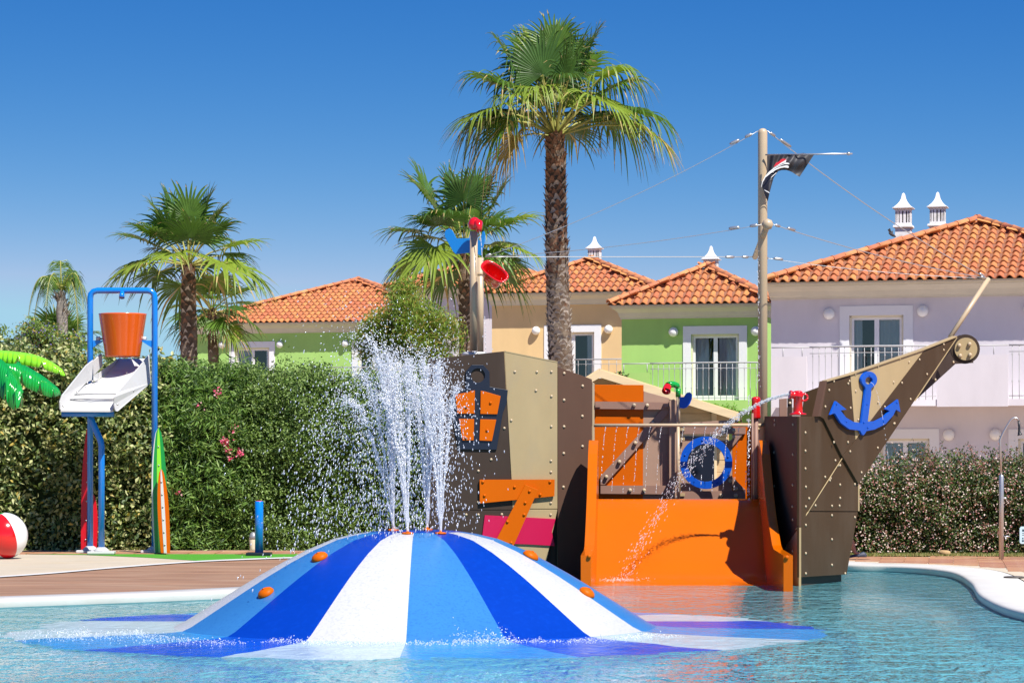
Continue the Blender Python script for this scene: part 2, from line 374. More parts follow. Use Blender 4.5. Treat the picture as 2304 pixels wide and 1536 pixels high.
for i in range(26):
    for j in range(3):
        a = pg(-20, 1244); c = Vector((-8.2+i*.42, 41.75+j*.42, 0))
        s = .42/.35
        inst('tile', tme, pav2, Matrix.Translation((c.x, c.y, GZ+.006)) @ Matrix.Diagonal((s*.98, s*.98, 1, 1)))
M['drain'] = mat('drain_metal', (.08,.07,.06), .5)
dc = pg(2282, 1302); mb = MB(); mb.lathe((dc.x, dc.y, GZ+.019), [(.13,0),(.13,.012),(.10,.016),(.0,.016)], 20)
dr = thing_mesh('floor_drain', mb, [M['drain']], (dc.x, dc.y, GZ+.019), label='round dark drain cover set in the terracotta tiles', cat='drain cover')

M['lawn'] = mat('pale_terrace', (.46,.35,.26), .9, .2, var=.12, vscale=.6, bump=.3, bscale=20)
part('garden_terrace', flat([Vector((x,y,0)) for x, y in ((-60,44.6),(60,44.6),(60,130),(-60,130))], GZ+.022), [M['lawn']], kind='structure')
# grass strip and soil under the right hedge
M['soil'] = mat('hedge_soil', (.12,.085,.05), .95, .1, var=.3, vscale=5, bump=.4, bscale=30)
part('hedge_bed', flat([Vector((3.6,40.6,0)), Vector((12,40.6,0)), Vector((12,44.5,0)), Vector((3.6,44.5,0))], GZ+.016), [M['soil']], kind='structure')
M['gr1'] = leafmat('grass_green', (.16,.22,.05), .3); M['gr2'] = leafmat('grass_dry', (.40,.33,.14), .3)
def blades(name, x0, x1, y0, y1, z, n, h, mats, **k):
    x = RNG.uniform(x0, x1, n); y = RNG.uniform(y0, y1, n); a = RNG.uniform(0, 6.28, n); w = .006; hh = RNG.uniform(.4, 1, n)*h
    lx = RNG.normal(0, .4, n)*hh; ly = RNG.normal(0, .4, n)*hh
    v = np.stack([np.stack([x-w*np.cos(a), y-w*np.sin(a), np.full(n, z)], 1), np.stack([x+w*np.cos(a), y+w*np.sin(a), np.full(n, z)], 1), np.stack([x+lx, y+ly, z+hh], 1)], 1).reshape(-1, 3)
    f = np.arange(n*3).reshape(-1, 3); return part(name, fast_mesh(name, v, f, 3, mats, RNG.integers(0, len(mats), n)), None, fix=False, **k)
blades('grass', 3.8, 9.6, 40.5, 41.3, GZ+.01, 9000, .05, [M['gr1'], M['gr2']], kind='stuff', label='thin strip of short dry grass along the right hedge', cat='grass')
rk = gd(2125, 1251, GZ); mb = MB()
vs = []; 
for i in range(7):
    for j in range(12):
        th = math.pi*i/6; ph = 2*math.pi*j/12; p = Vector((math.sin(th)*math.cos(ph), math.sin(th)*math.sin(ph), math.cos(th)))
        p *= 1+.25*mnoise.noise(p*1.6+Vector((3,1,2))); vs.append(Vector((rk.x+p.x*.09, rk.y+p.y*.07, GZ+.05+p.z*.055)))
mb.add(vs, [(i*12+j, i*12+(j+1) % 12, (i+1)*12+(j+1) % 12, (i+1)*12+j) for i in range(6) for j in range(12)], 0, True)
M['rock'] = mat('ochre_rock', (.42,.28,.14), .9, .2, var=.25, vscale=12)
thing_mesh('rock', mb, [M['rock']], (rk.x, rk.y, GZ), label='small ochre rock lying under the right hedge', cat='rock')

# ------------------------------------------------------------ houses
AH = R(15)
tw, te = .245, .44
def tile_mesh():
    mb = MB(); ns = 8; zs = []
    for k in range(ns+1):
        x = k/ns; z = .042*math.cos(2*math.pi*(x-.28)) if True else 0
        zs.append((x*tw*1.06, z))
    v = []
    for x, z in zs: v += [(x-tw/2, -.02, z+.045), (x-tw/2, te, z+.005), (x-tw/2, -.02, z+.025)]
    f = []
    for k in range(ns): a = 3*k; f += [(a, a+3, a+4, a+1), (a+2, a+5, a+3, a)]
    mb.add(v, f, 0, False); me = mb.mesh('roof_tile', [M['tile']])
    sm = [i % 2 == 0 for i in range(len(me.polygons))]; me.polygons.foreach_set('use_smooth', sm); return me
TILE = tile_mesh()
def ridge_mesh():
    mb = MB(); L = .44; n = 8; v = []; f = []
    for (y, r) in ((0,.125), (.045,.125), (.0451,.105), (L,.10)):
        for k in range(n+1):
            a = math.pi*k/n; v.append((r*math.cos(a), y, r*math.sin(a)*.9))
    for s in range(3):
        for k in range(n): a = s*(n+1)+k; f.append((a, a+1, a+n+2, a+n+1))
    mb.add(v, f, 0, True)
    k0 = len(mb.v); mb.add([(.09*math.cos(math.pi*k/n), 0.0, .09*math.sin(math.pi*k/n)*.9) for k in range(n+1)], [])
    for k in range(n): mb.f.append([k, k+1, k0+k+1, k0+k]); mb.m.append(0); mb.sm.append(False)
    return mb.mesh('ridge_tile', [M['ridge']])
RIDGE = ridge_mesh()
def ring(mb, W_, Dp, prof, mi=0, kx=1, ky=1):            # moulding swept round a rectangle: prof = (offset, z)
    b = len(mb.v); k = len(prof)
    for o_, z in prof:
        mb.v.extend([Vector((-o_*kx,-o_*ky,z)), Vector((W_+o_*kx,-o_*ky,z)), Vector((W_+o_*kx,Dp+o_*ky,z)), Vector((-o_*kx,Dp+o_*ky,z))])
    for i in range(k-1):
        for j in range(4):
            a = b+i*4+j; c = b+i*4+(j+1) % 4; mb.f.append([a, c, c+4, a+4]); mb.m.append(mi); mb.sm.append(False)
class House:
    def __init__(s, tip_px, tip_py, tipD, We, tanp, label, wallmat, ov=.5, ovs=.3):
        # tip = left front corner of the eaves; We = eaves width
        s.tip = at(tip_px, tip_py, tipD); s.ov = ov; s.ovs = ovs; s.Wd = We-2*ovs; s.Dp = We-2*ov; s.ze = s.tip.z; s.tanp = tanp
        u = Vector((math.cos(AH), -math.sin(AH), 0)); v = Vector((math.sin(AH), math.cos(AH), 0)); s.u, s.v = u, v
        P0 = s.tip+u*ovs+v*ov; s.P0 = Vector((P0.x, P0.y, GZ)); s.root = empty('house', s.P0, -AH, label, 'house', 'tiled houses behind the pool')
        s.wm = wallmat; s.holes = []; s.zt = s.ze-.05
    def L(s, px, py, o=0):        # pixel -> local point on the plane o metres before the facade
        k = (px-CX)/F; n = -s.v; P = s.P0
        t = (k*(P.y+o*n.y)-P.x-o*n.x)/(s.u.x-k*s.u.y)
        y = P.y+t*s.u.y+o*n.y
        return Vector((t, -o, EYE+(HY-py)*y/F-GZ))
    def wall(s):
        mb = MB(); W_, H = s.Wd, s.zt-GZ; xs = sorted({0, W_, *[h[0] for h in s.holes], *[h[1] for h in s.holes]}); th = .3
        zs = sorted({0, H, *[h[2] for h in s.holes], *[h[3] for h in s.holes]})
        # front wall sheet with openings and reveals
        for i in range(len(xs)-1):
            for j in range(len(zs)-1):
                cx, cz = (xs[i]+xs[i+1])/2, (zs[j]+zs[j+1])/2
                if any(h[0] < cx < h[1] and h[2] < cz < h[3] for h in s.holes): continue
                mb.add([(xs[i],0,zs[j]),(xs[i+1],0,zs[j]),(xs[i+1],0,zs[j+1]),(xs[i],0,zs[j+1])], [(0,1,2,3)])
        for h in s.holes:
            x0, x1, z0, z1 = h
            mb.add([(x0,0,z0),(x1,0,z0),(x1,0,z1),(x0,0,z1),(x0,th,z0),(x1,th,z0),(x1,th,z1),(x0,th,z1)], [(0,1,5,4),(1,2,6,5),(2,3,7,6),(3,0,4,7)])
            mb.add([(x0-.4,1.6,z0-.1),(x1+.4,1.6,z0-.1),(x1+.4,1.6,z1+.1),(x0-.4,1.6,z1+.1)], [(0,1,2,3)], 1)
            mb.add([(x0-.4,th+.001,z0-.1),(x1+.4,th+.001,z0-.1),(x1+.4,1.6,z0-.1),(x0-.4,1.6,z0-.1)], [(0,1,2,3)], 1)
        D_ = s.Dp
        mb.add([(0,0,0),(0,D_,0),(0,D_,H),(0,0,H)], [(0,1,2,3)]); mb.add([(W_,0,0),(W_,D_,0),(W_,D_,H),(W_,0,H)], [(0,1,2,3)]); mb.add([(0,D_,0),(W_,D_,0),(W_,D_,H),(0,D_,H)], [(0,1,2,3)])
        part('wall', mb, [s.wm, M['dark']], s.root, local=True, fix=False)
    def cornice(s):
        mb = MB(); z = s.ze-GZ
        ring(mb, s.Wd, s.Dp, [(.002,z-.40),(.05,z-.40),(.06,z-.35),(.09,z-.33),(.14,z-.22),(.27,z-.13),(.36,z-.11),(.37,z-.06),(.45,z-.055),(.45,z-.005),(0,z-.003)], 0, s.ovs/.5, s.ov/.5)
        part('cornice', mb, [M['cornice']], s.root, local=True)
    def roof(s, right_stuff=True):
        ov, W_, D_ = s.ov, s.Wd, s.Dp; z0 = s.ze-GZ; h = (W_+2*s.ovs)/2; t = s.tanp; ox = s.ovs
        apex = Vector((W_/2, -ov+h, z0+h*t)); c = [Vector((-ox,-ov,z0)), Vector((W_+ox,-ov,z0)), Vector((W_+ox,D_+ov,z0)), Vector((-ox,D_+ov,z0))]
        mb = MB(); mb.add([p+Vector((0,0,.0)) for p in c]+[apex], [(0,1,4),(1,2,4),(2,3,4),(3,0,4)])
        part('roof_deck', mb, [M['roofbase']], s.root, local=True)
        cs = 1/math.sqrt(1+t*t); sn = t*cs; tilt = math.atan(t)
        slope_len = h/cs; rows = int(slope_len/te)+1; sides = []
        def place(fr, along, M0):
            out = []
            for r in range(rows):
                d = r*te; yy = d*cs
                half = h-yy-.03
                if half < .05: continue
                nmax = int(2*h/tw)+1
                for k in range(nmax):
                    x = -h+tw*(k+.5)
                    if abs(x) > half+tw*.25: continue
                    out.append(M0 @ Matrix.Translation((x, yy, d*sn+random.uniform(0,.006))) @ Matrix.Rotation(tilt, 4, 'X') @ Matrix.Rotation(random.uniform(-.012,.012), 4, 'Z'))
            return out
        Mf = Matrix.Translation((W_/2, -ov, z0))
        tl = place(0, 0, Mf); tl = tl[:298] if len(tl) > 298 else tl; full = place(0, 0, Mf)
        for m in tl: inst_l('roof_tile', TILE, s.root, m)
        Mr = Matrix.Translation((W_+ox, D_/2, z0)) @ Matrix.Rotation(R(90), 4, 'Z')
        Ml = Matrix.Translation((-ox, D_/2, z0)) @ Matrix.Rotation(R(-90), 4, 'Z')
        rest = full[298:]+place(0, 0, Mr)+place(0, 0, Ml)
        tv = np.array([v.co[:] for v in TILE.vertices]); tf = np.array([p.vertices[:] for p in TILE.polygons])
        V = []; Fc = []
        for i, m in enumerate(rest):
            a = np.array(m); V.append(tv @ a[:3,:3].T+a[:3,3]); Fc.append(tf+i*len(tv))
        if rest:
            me = fast_mesh('roof_tiles', np.concatenate(V), np.concatenate(Fc), 4, [M['tile']], None, True)
            part('side_roof_tiles', me, None, s.root, local=True, fix=False, kind='stuff')
        for a in (c[0], c[1], c[2]):
            d = apex-a; Ln = d.length; d.normalize(); k = int(Ln/.40); q = d.to_track_quat('Y', 'Z').to_matrix().to_4x4()
            for i in range(k+1):
                inst_l('ridge_tile', RIDGE, s.root, Matrix.Translation(a+d*(.02+i*Ln/(k+1))+Vector((0,0,.055))) @ q @ Matrix.Rotation(R(random.uniform(1,3.5)), 4, 'X'))
        s.apex = apex
    def window(s, px0, px1, py0, py1, band=.24, curtains=(.0,.45,.55,1.), name='window', dark=False, bandmat=None):
        # px/py are the OUTER edges of the white surround; py1 may be far below
        a = s.L(px0, py0); b = s.L(px1, py1); x0, x1, z1, z0 = a.x, b.x, a.z, s.L((px0+px1)/2, py1).z
        hx0, hx1, hz1 = x0+band, x1-band, z1-band; hz0 = z0
        s.holes.append((hx0, hx1, hz0, hz1))
        mb = MB(); e = .025
        mb.box((x0,-e,z0),(hx0,.0,z1)); mb.box((hx1,-e,z0),(x1,.0,z1)); mb.box((hx0,-e,hz1),(hx1,.0,z1))
        r = s.root; sr = part('window_surround', mb, [bandmat or M['wwhite']], r, local=True)
        mb = MB(); y0, y1 = .10, .17; fw = .06
        mb.box((hx0,y0-.05,hz0),(hx0+.05,y1,hz1),1); mb.box((hx1-.05,y0-.05,hz0),(hx1,y1,hz1),1); mb.box((hx0,y0-.05,hz1-.05),(hx1,y1,hz1),1)
        mx = (hx0+hx1)/2; ix0, ix1, iz1 = hx0+.05, hx1-.05, hz1-.05
        for (p, q) in ((ix0, mx), (mx, ix1)):
            mb.box((p,y0,hz0),(p+fw,y1,iz1)); mb.box((q-fw,y0,hz0),(q,y1,iz1)); mb.box((p+fw,y0,iz1-fw),(q-fw,y1,iz1)); mb.box((p+fw,y0,hz0),(q-fw,y1,hz0+.14))
        fr = part('window_frame', mb, [M['wwhite'], M['cream']], r, local=True)
        for (p, q) in ((ix0, mx), (mx, ix1)):
            mb = MB(); mb.add([(p+fw,y0+.03,hz0+.14),(q-fw,y0+.03,hz0+.14),(q-fw,y0+.03,iz1-fw),(p+fw,y0+.03,iz1-fw)], [(0,1,2,3)])
            g_ = part('pane', mb, [M['pane']], fr, local=True)
        cw = hx1-hx0
        for (ca, cb) in curtains:
            mb = MB(); X0 = hx0+ca*cw; X1 = hx0+cb*cw; nn = max(6, int((X1-X0)/.035)); v = []
            for i in range(nn+1):
                x = X0+(X1-X0)*i/nn; yy = .235+.028*math.sin(i*1.9)+.012*math.sin(i*.7+px0); v += [(x,yy,hz0),(x,yy,hz1)]
            mb.add(v, [(2*i,2*i+2,2*i+3,2*i+1) for i in range(nn)], 0, True); part('curtain', mb, [M['curtain']], fr, local=True, fix=False)
        return (hx0, hx1, hz0, hz1)
    def lampx(s, px, py, r=.145):
        p = s.L(px, py); mb = MB(); prof = [(r*math.cos(a), r*math.sin(a)*.95+.03) for a in [R(d) for d in (0,15,30,45,60,75,88)]]
        mb.lathe((p.x,-.03,p.z), [(r*.5,-.03),(r*.5,0.0),(r*.93,.005)]+prof, 20, 0, (0,-1,0)); part('wall_lamp', mb, [M['lamp']], s.root, local=True)
    def chimney(s, px, py_top, py_base, D, w=.5):
        P = at(px, py_top, D); Q = s.root; inv = W[Q.name].inverted(); top = inv @ P; base = inv @ at(px, py_base, D); H = top.z-base.z
        cx, cy = top.x, top.y; cap = .42*w/.5; lan = .42*w/.5; mb = MB(); hw = w*.38
        z3 = top.z-cap; z2 = z3-lan; z1 = z2-.09
        zb = base.z-.7
        def tap(za, ha, zb_, hb, mi=0): mb.add([(cx-ha,cy-ha,za),(cx+ha,cy-ha,za),(cx+ha,cy+ha,za),(cx-ha,cy+ha,za),(cx-hb,cy-hb,zb_),(cx+hb,cy-hb,zb_),(cx+hb,cy+hb,zb_),(cx-hb,cy+hb,zb_)], [(0,1,5,4),(1,2,6,5),(2,3,7,6),(3,0,4,7),(4,5,6,7),(3,2,1,0)], mi)
        tap(zb, hw*1.22, z1, hw*1.0); tap(z1, hw*1.05, z1+.035, hw*1.3); tap(z1+.035, hw*1.3, z2, hw*1.25)
        tap(z2+.002, hw*.80, z3-.002, hw*.80, 1)
        # slotted lantern: posts round a dark core
        m = 4; full = 2*hw
        for side in range(4):
            for k in range(m+1):
                if k == m: continue
                sl = full*.085; u0 = -hw+full*k/m; wd = full/m-sl
                u0 += sl/2 if k else 0
                if k == 0: u0 = -hw; wd = full*.24
                if k == m-1: wd = hw-u0
                q = [(u0, -hw), (u0+wd, -hw), (u0+wd, -hw+.06), (u0, -hw+.06)]
                for _ in range(side): q = [(-b, a) for a, b in q]
                xs_ = [a for a, b in q]; ys_ = [b for a, b in q]
                mb.box((cx+min(xs_), cy+min(ys_), z2+.06), (cx+max(xs_), cy+max(ys_), z3-.06))
        tap(z2, hw*1.002, z2+.061, hw*1.002); tap(z3-.061, hw*1.002, z3, hw*1.002)
        ch = part('chimney', mb, [M['chim'], M['dark']], Q, local=True)
        mb = MB(); n = 8; prev = None
        pr = [(1.30,0),(1.36,.03),(1.36,.07),(1.16,.10),(1.05,.16),(.78,.27),(.50,.44),(.32,.62),(.24,.80),(.17,.93),(.02,1.0)]
        for r_, h_ in pr: mb.v.extend(Vector((cx+a*hw*r_, cy+b*hw*r_, z3+.001+h_*cap)) for a, b in ((-1,-1),(1,-1),(1,1),(-1,1)))
        for i in range(len(pr)-1):
            for j in range(4): mb.f.append([i*4+j, i*4+(j+1) % 4, i*4+4+(j+1) % 4, i*4+4+j]); mb.m.append(0); mb.sm.append(False)
        mb.f.append([0,1,2,3]); mb.m.append(0); mb.sm.append(False)
        part('chimney_cap', mb, [M['chim']], ch, local=True)
    def railing(s, pts, zt, zb, nb, zmid=True):       # pts local plan points of the rail, balusters between
        pts = [Vector((p[0], p[1], 0)) for p in pts]; mb = MB()
        mb.tube([p+Vector((0,0,zt)) for p in pts], .022, 6); mb.tube([p+Vector((0,0,zb+.08)) for p in pts], .012, 5)
        mb.tube([p+Vector((0,0,zt-.16)) for p in pts], .010, 5)
        rl = part('balcony_railing', mb, [M['rail']], s.root, local=True)
        Ls = [0]
        for i in range(1, len(pts)): Ls.append(Ls[-1]+(pts[i]-pts[i-1]).length)
        if not hasattr(s, 'bal'):
            H = zt-zb; bb = MB(); bb.lathe((0,0,0), [(.009,0),(.009,H*.30),(.02,H*.33),(.009,H*.36),(.009,H*.80),(.02,H*.83),(.009,H*.86),(.009,H)], 6); s.bal = bb.mesh('baluster', [M['rail']])
        for k in range(nb):
            d = Ls[-1]*(k+.5)/nb; i = max(j for j in range(len(Ls)) if Ls[j] <= d); i = min(i, len(pts)-2)
            p = pts[i].lerp(pts[i+1], (d-Ls[i])/(Ls[i+1]-Ls[i]))
            inst_l('baluster', s.bal, rl, Matrix.Translation((p.x, p.y, zb)))
def glass_mat():
    m = bpy.data.materials.new('window_pane'); m.use_nodes = True; t = m.node_tree; t.nodes.clear(); N = t.nodes.new; L = t.links.new
    out = N('ShaderNodeOutputMaterial'); g = N('ShaderNodeBsdfGlossy'); g.inputs['Roughness'].default_value = .01; tr = N('ShaderNodeBsdfTransparent'); tr.inputs[0].default_value = (.86,.93,.96,1)
    fr = N('ShaderNodeFresnel'); fr.inputs['IOR'].default_value = 1.9; mx = N('ShaderNodeMixShader'); L(fr.outputs[0], mx.inputs[0]); L(tr.outputs[0], mx.inputs[1]); L(g.outputs[0], mx.inputs[2]); L(mx.outputs[0], out.inputs[0]); return m
M['pane'] = glass_mat()
def arc(a, b, bulge, n=12):       # plan arc from a to b bulging to -y
    a = Vector(a); b = Vector(b); return [Vector((a.x+(b.x-a.x)*i/n, a.y+(b.y-a.y)*i/n-bulge*math.sin(math.pi*i/n), 0)) for i in range(n+1)]

# lavender house, right
H = House(1712, 635, 67.4, 9.95, .375, 'big lavender house with two white chimneys at the right edge', M['lav'], .66, .15)
def L1(px, py, o=0): return H.L(px, py, o)
zsl = H.L(1900, 914, 1.1).z; zfl = zsl+.16
w = H.window(1889.5, 2054.5, 689, 905, curtains=((0,.22),(.52,1.)))
w2 = H.window(1960, 2113, 965, 1174, curtains=((0,.45),(.55,1.))); w3 = H.window(2269, 2425, 965, 1174, curtains=((0,.45),(.55,1.)))
H.window(2330, 2500, 687, 905, curtains=((0,.4),(.55,1.)))
H.wall(); H.cornice(); H.roof()
for q in ((1866,706),(2076.5,700),(2316,694),(2135,978),(2240,977),(1940,980)): H.lampx(*q)
for (px, D) in ((2033,71.2),(2110,72.2)): H.chimney(px, 434 if px < 2100 else 432, 545 if px < 2100 else 525, D, .52)
mb = MB(); p0 = 1.1
xa = H.L(1736,900,p0).x+.02; mb.box((xa,-1.10,zsl),(H.Wd,-.001,zfl))
arcp = arc((H.L(1822,800,1.1).x,-1.102),(H.L(2106,800,1.1).x,-1.102),.26)
for i in range(len(arcp)-1):
    a, b = arcp[i], arcp[i+1]; mb.prism([(a.x,a.y,zsl),(b.x,b.y,zsl),(b.x,-1.1,zsl),(a.x,-1.1,zsl)], (0,0,zfl-zsl))
part('balcony_slab', mb, [M['lav']], H.root, local=True)
zp = H.L(1775, 802, 1.1).z
for (pa, pb) in ((1736,1815),(2108,2268)):
    mb = MB(); a = H.L(pa,0,1.13).x; b = H.L(pb,0,1.13).x; mb.box((max(a,.02),-1.13,zsl-.02),(b,-1.0,zp)); part('balcony_parapet', mb, [M['lav']], H.root, local=True)
zt = H.L(1960, 779, 1.2).z
H.railing(arcp, zt, zfl, 19)
H.railing([Vector((H.L(2270,0,1.1).x,-1.08,0)), Vector((H.L(2410,0,1.1).x,-1.12,0))], zt, zfl, 9)
mb = MB()
for (pa, pb) in ((1736,1822),(2108,2268)):
    a = H.L(pa,0,1.08).x; b = H.L(pb,0,1.08).x; mb.tube([(max(a,.03),-1.07,zt),(b,-1.07,zt)], .016, 6)
    for k in range(2): x = a+(b-a)*(k+.6)/2; mb.tube([(x,-1.07,zp),(x,-1.07,zt)], .014, 6)
part('parapet_rail', mb, [M['rail']], H.root, local=True)
H1 = H
# green house, right of the big palm
H = House(1368, 686, 78.6, 4.95, .50, 'bright green house with one chimney left of the tall mast', M['green'])
H.window(1537, 1681, 734, 900, curtains=((0,.34),(.56,1.)))
H.wall(); H.cornice(); H.roof()
for q in ((1516,747),(1701,745)): H.lampx(*q)
H.chimney(1600, 553, 600, 81.5, .52)
zf = H.L(1600,899).z-.05
mb = MB(); arcg = arc((H.L(1463,0,.9).x,-.92),(H.L(1722,0,.9).x,-.92),.22)
mb.box((H.L(1420,0,.9).x,-.9,zf-.3),(H.Wd,-.001,zf))
for i in range(len(arcg)-1):
    a, b = arcg[i], arcg[i+1]; mb.prism([(a.x,a.y-.02,zf-.3),(b.x,b.y-.02,zf-.3),(b.x,-.9,zf-.3),(a.x,-.9,zf-.3)], (0,0,.3))
part('balcony_slab', mb, [M['green']], H.root, local=True)
ztg = H.L(1590,816,1.0).z; H.railing(arcg, ztg, zf, 20)
mb = MB(); a, b = H.L(1400,0,.9).x, H.L(1462,0,.9).x; mb.box((a,-.93,zf-.3),(b,-.82,H.L(1430,838,.9).z)); part('balcony_parapet', mb, [M['green']], H.root, local=True)
mb = MB(); mb.tube([(a,-.88,ztg),(b,-.88,ztg)], .016, 6)
for k in (0,1): x = a+(b-a)*(.05+.85*k); mb.tube([(x,-.88,H.L(1430,838,.9).z),(x,-.88,ztg)], .014, 6)
part('parapet_rail', mb, [M['rail']], H.root, local=True)
# beige house
H = House(1085, 660, 89.8, 6.1, .42, 'sand coloured house with one chimney behind the big palm', M['beige'], .5, .2)
H.window(1224.5, 1353, 732, 880, curtains=((0,.2),(.8,1.)))
H.wall(); H.cornice(); H.roof()
for q in ((1207,744),(1370,741)): H.lampx(*q)
H.chimney(1338, 532, 580, 92.5, .52)
zf = H.L(1340,885).z; mb = MB(); a, b = H.L(1180,0,.9).x, H.Wd; mb.box((a,-.9,zf-.3),(b,-.001,zf)); part('balcony_slab', mb, [M['beige']], H.root, local=True)
H.railing([Vector((H.L(1292,0,.9).x,-.88,0)), Vector((b,-.88,0))], H.L(1340,808,.9).z, zf, 10)
# lavender house, middle
H = House(865, 647, 97, 6.3, .377, 'lavender house half hidden behind the yellow green tree', M['lav'], .5, .15)
H.window(880, 985, 735, 880, curtains=((0,.2),(.8,1.)))
H.wall(); H.cornice(); H.roof(); H.chimney(920, 590, 632, 99.0, .55)
# green house, left
H = House(412, 728, 105, 10.9, .36, 'long green house with bare roof left of the fountain', M['green'])
H.window(516.5, 619, 769, 905, curtains=((0,.45),(.85,1.)))
H.window(792, 885, 765, 905, curtains=((0,.1),(.9,1.)))
H.wall(); H.cornice(); H.roof()
for q in ((501,776),(631,775),(778,773)): H.lampx(*q)
zf = H.L(800,905).z; H.railing([Vector((H.L(735,0,.9).x,-.88,0)), Vector((H.L(900,0,.9).x,-.88,0))], H.L(780,826,.9).z, zf, 14)
mb = MB(); mb.box((H.L(700,0,.9).x,-.9,zf-.3),(H.L(920,0,.9).x,-.001,zf)); part('balcony_slab', mb, [M['green']], H.root, local=True)
# ------------------------------------------------------------ foliage
def leaf_mesh(name, C, size, wid, mats, probs=None, out=(0,-.6,.5), spread=.9, droop=0, szvar=.35):
    n = len(C); C = np.asarray(C, dtype=np.float64)
    nr = np.array(out)+RNG.normal(0, spread, (n, 3)); nr /= np.linalg.norm(nr, axis=1)[:, None]
    t = RNG.normal(0, 1, (n, 3)); t[:, 2] -= droop; t -= nr*(t*nr).sum(1)[:, None]; t /= np.linalg.norm(t, axis=1)[:, None]+1e-9
    b = np.cross(nr, t); L = size*(1+RNG.uniform(-szvar, szvar, n))[:, None]; Wd = wid*(1+RNG.uniform(-.25, .25, n))[:, None]
    p0 = C-t*L/2; p2 = C+t*L/2; fold = nr*Wd*.25
    p1 = C-t*L*.08+b*Wd/2+fold; p3 = C-t*L*.08-b*Wd/2+fold
    v = np.stack([p0, p1, p2, p3], 1).reshape(-1, 3); base = np.arange(n)*4
    f = np.stack([np.stack([base, base+1, base+2], 1), np.stack([base, base+2, base+3], 1)], 1).reshape(-1, 3)
    mi = np.repeat(RNG.choice(len(mats), n, p=probs), 2)
    return fast_mesh(name, v, f, 3, mats, mi)
def noise2(x, z, s, seed=0):
    return np.array([mnoise.noise(Vector((a*s+seed, b*s, seed*1.7))) for a, b in zip(x, z)])
def hedge_points(x0, x1, y0, topf, zb, nclump, per, cr, bump=.28, depth=.5, ydeep=1.4):
    a = int(nclump*.82); cx = RNG.uniform(x0, x1, a); cz = zb+RNG.uniform(0, 1, a)*(np.array([topf(x) for x in cx])-zb)
    cy = y0+bump*noise2(cx, cz, 1.3, 3)+.12*noise2(cx, cz, 4, 8)+np.abs(RNG.normal(0, depth*.35, a))
    rnd = np.maximum(0, 1-(np.array([topf(x) for x in cx])-cz)/.45); cy += .35*rnd**2
    b = nclump-a; tx = RNG.uniform(x0, x1, b); ty = y0+.3+RNG.uniform(0, ydeep, b); tz = np.array([topf(x) for x in tx])+.10*RNG.normal(0, 1, b)
    X = np.concatenate([cx, tx]); Y = np.concatenate([cy, ty]); Z = np.concatenate([cz, tz])
    k = RNG.integers(per*.5, per*1.5, nclump) if per > 3 else np.full(nclump, per)
    P = np.repeat(np.stack([X, Y, Z], 1), k, 0); P = P+RNG.normal(0, cr, P.shape)*np.array([1, .7, .8])
    P[:, 2] = np.maximum(P[:, 2], zb+.01); return P
def sprigs(n, x0, x1, y0, topf, h, per=14):
    pts = []; stems = MB()
    for _ in range(n):
        x = random.uniform(x0, x1); y = y0+random.uniform(.2, 1.0); z = topf(x)-.1; hh = random.uniform(.4, 1)*h; lx = random.uniform(-.5, .5)*hh
        tip = Vector((x+lx, y, z+hh)); a = Vector((x, y, z)); stems.tube([a, a.lerp(tip, .5)+Vector((lx*.1,0,.02)), tip], .004, 3)
        for k in range(per):
            t = (k+1)/per; pts.append(a.lerp(tip, t)+Vector([random.gauss(0, .022) for _ in range(3)]))
    return np.array([p[:] for p in pts]), stems
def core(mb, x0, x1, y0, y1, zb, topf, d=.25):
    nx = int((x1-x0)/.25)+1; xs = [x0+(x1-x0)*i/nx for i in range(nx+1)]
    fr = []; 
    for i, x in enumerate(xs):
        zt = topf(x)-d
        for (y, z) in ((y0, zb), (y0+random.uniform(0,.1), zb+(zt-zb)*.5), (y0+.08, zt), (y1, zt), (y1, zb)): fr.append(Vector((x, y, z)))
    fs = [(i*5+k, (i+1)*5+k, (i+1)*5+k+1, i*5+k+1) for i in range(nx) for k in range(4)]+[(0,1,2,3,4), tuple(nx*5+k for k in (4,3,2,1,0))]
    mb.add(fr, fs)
M['twig'] = mat('twig_bark', (.10,.075,.05), .9, .2, var=.3, vscale=10)
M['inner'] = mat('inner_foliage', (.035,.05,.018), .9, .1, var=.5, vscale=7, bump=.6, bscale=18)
V1 = leafmat('variegated_pale', (.44,.45,.20), .2); V2 = leafmat('variegated_green', (.20,.26,.08), .25); V3 = leafmat('variegated_dark', (.06,.10,.03), .25); V4 = leafmat('yellow_leaf', (.50,.38,.09), .25)
G1 = leafmat('small_green', (.155,.24,.05), .3); G2 = leafmat('small_green_pale', (.26,.36,.11), .3); G3 = leafmat('small_green_dark', (.045,.09,.022), .25)
O1 = leafmat('oleander_green', (.14,.25,.05), .3); O2 = leafmat('oleander_light', (.25,.36,.09), .3)
PK = leafmat('pink_petal', (.72,.10,.22), .3, var=.1); PK2 = leafmat('pale_pink_petal', (.80,.42,.45), .3, var=.1)
A1 = leafmat('abelia_green', (.10,.15,.04), .25); A2 = leafmat('abelia_bronze', (.24,.12,.07), .25); A3 = leafmat('abelia_dark', (.03,.05,.018), .2)
AF = leafmat('abelia_blossom', (.80,.62,.56), .3, var=.1); AC = leafmat('abelia_calyx', (.48,.20,.19), .3, var=.2)
T1 = leafmat('willowy_leaf', (.24,.33,.05), .35); T2 = leafmat('willowy_dark', (.10,.17,.03), .3); T3 = leafmat('willowy_dry', (.38,.26,.07), .3)
yH = 43.6; pxm = lambda px: (px-CX)*44/F
def top1(x):
    px = CX+x*F/44
    base = np.interp(px, [-200,0,60,130,200,340,400,520,700,800,1100], [804,800,803,800,826,834,830,842,846,858,860])
    return EYE+(HY-base)*44/F+.05*math.sin(x*5)+.04*math.sin(x*13+1)
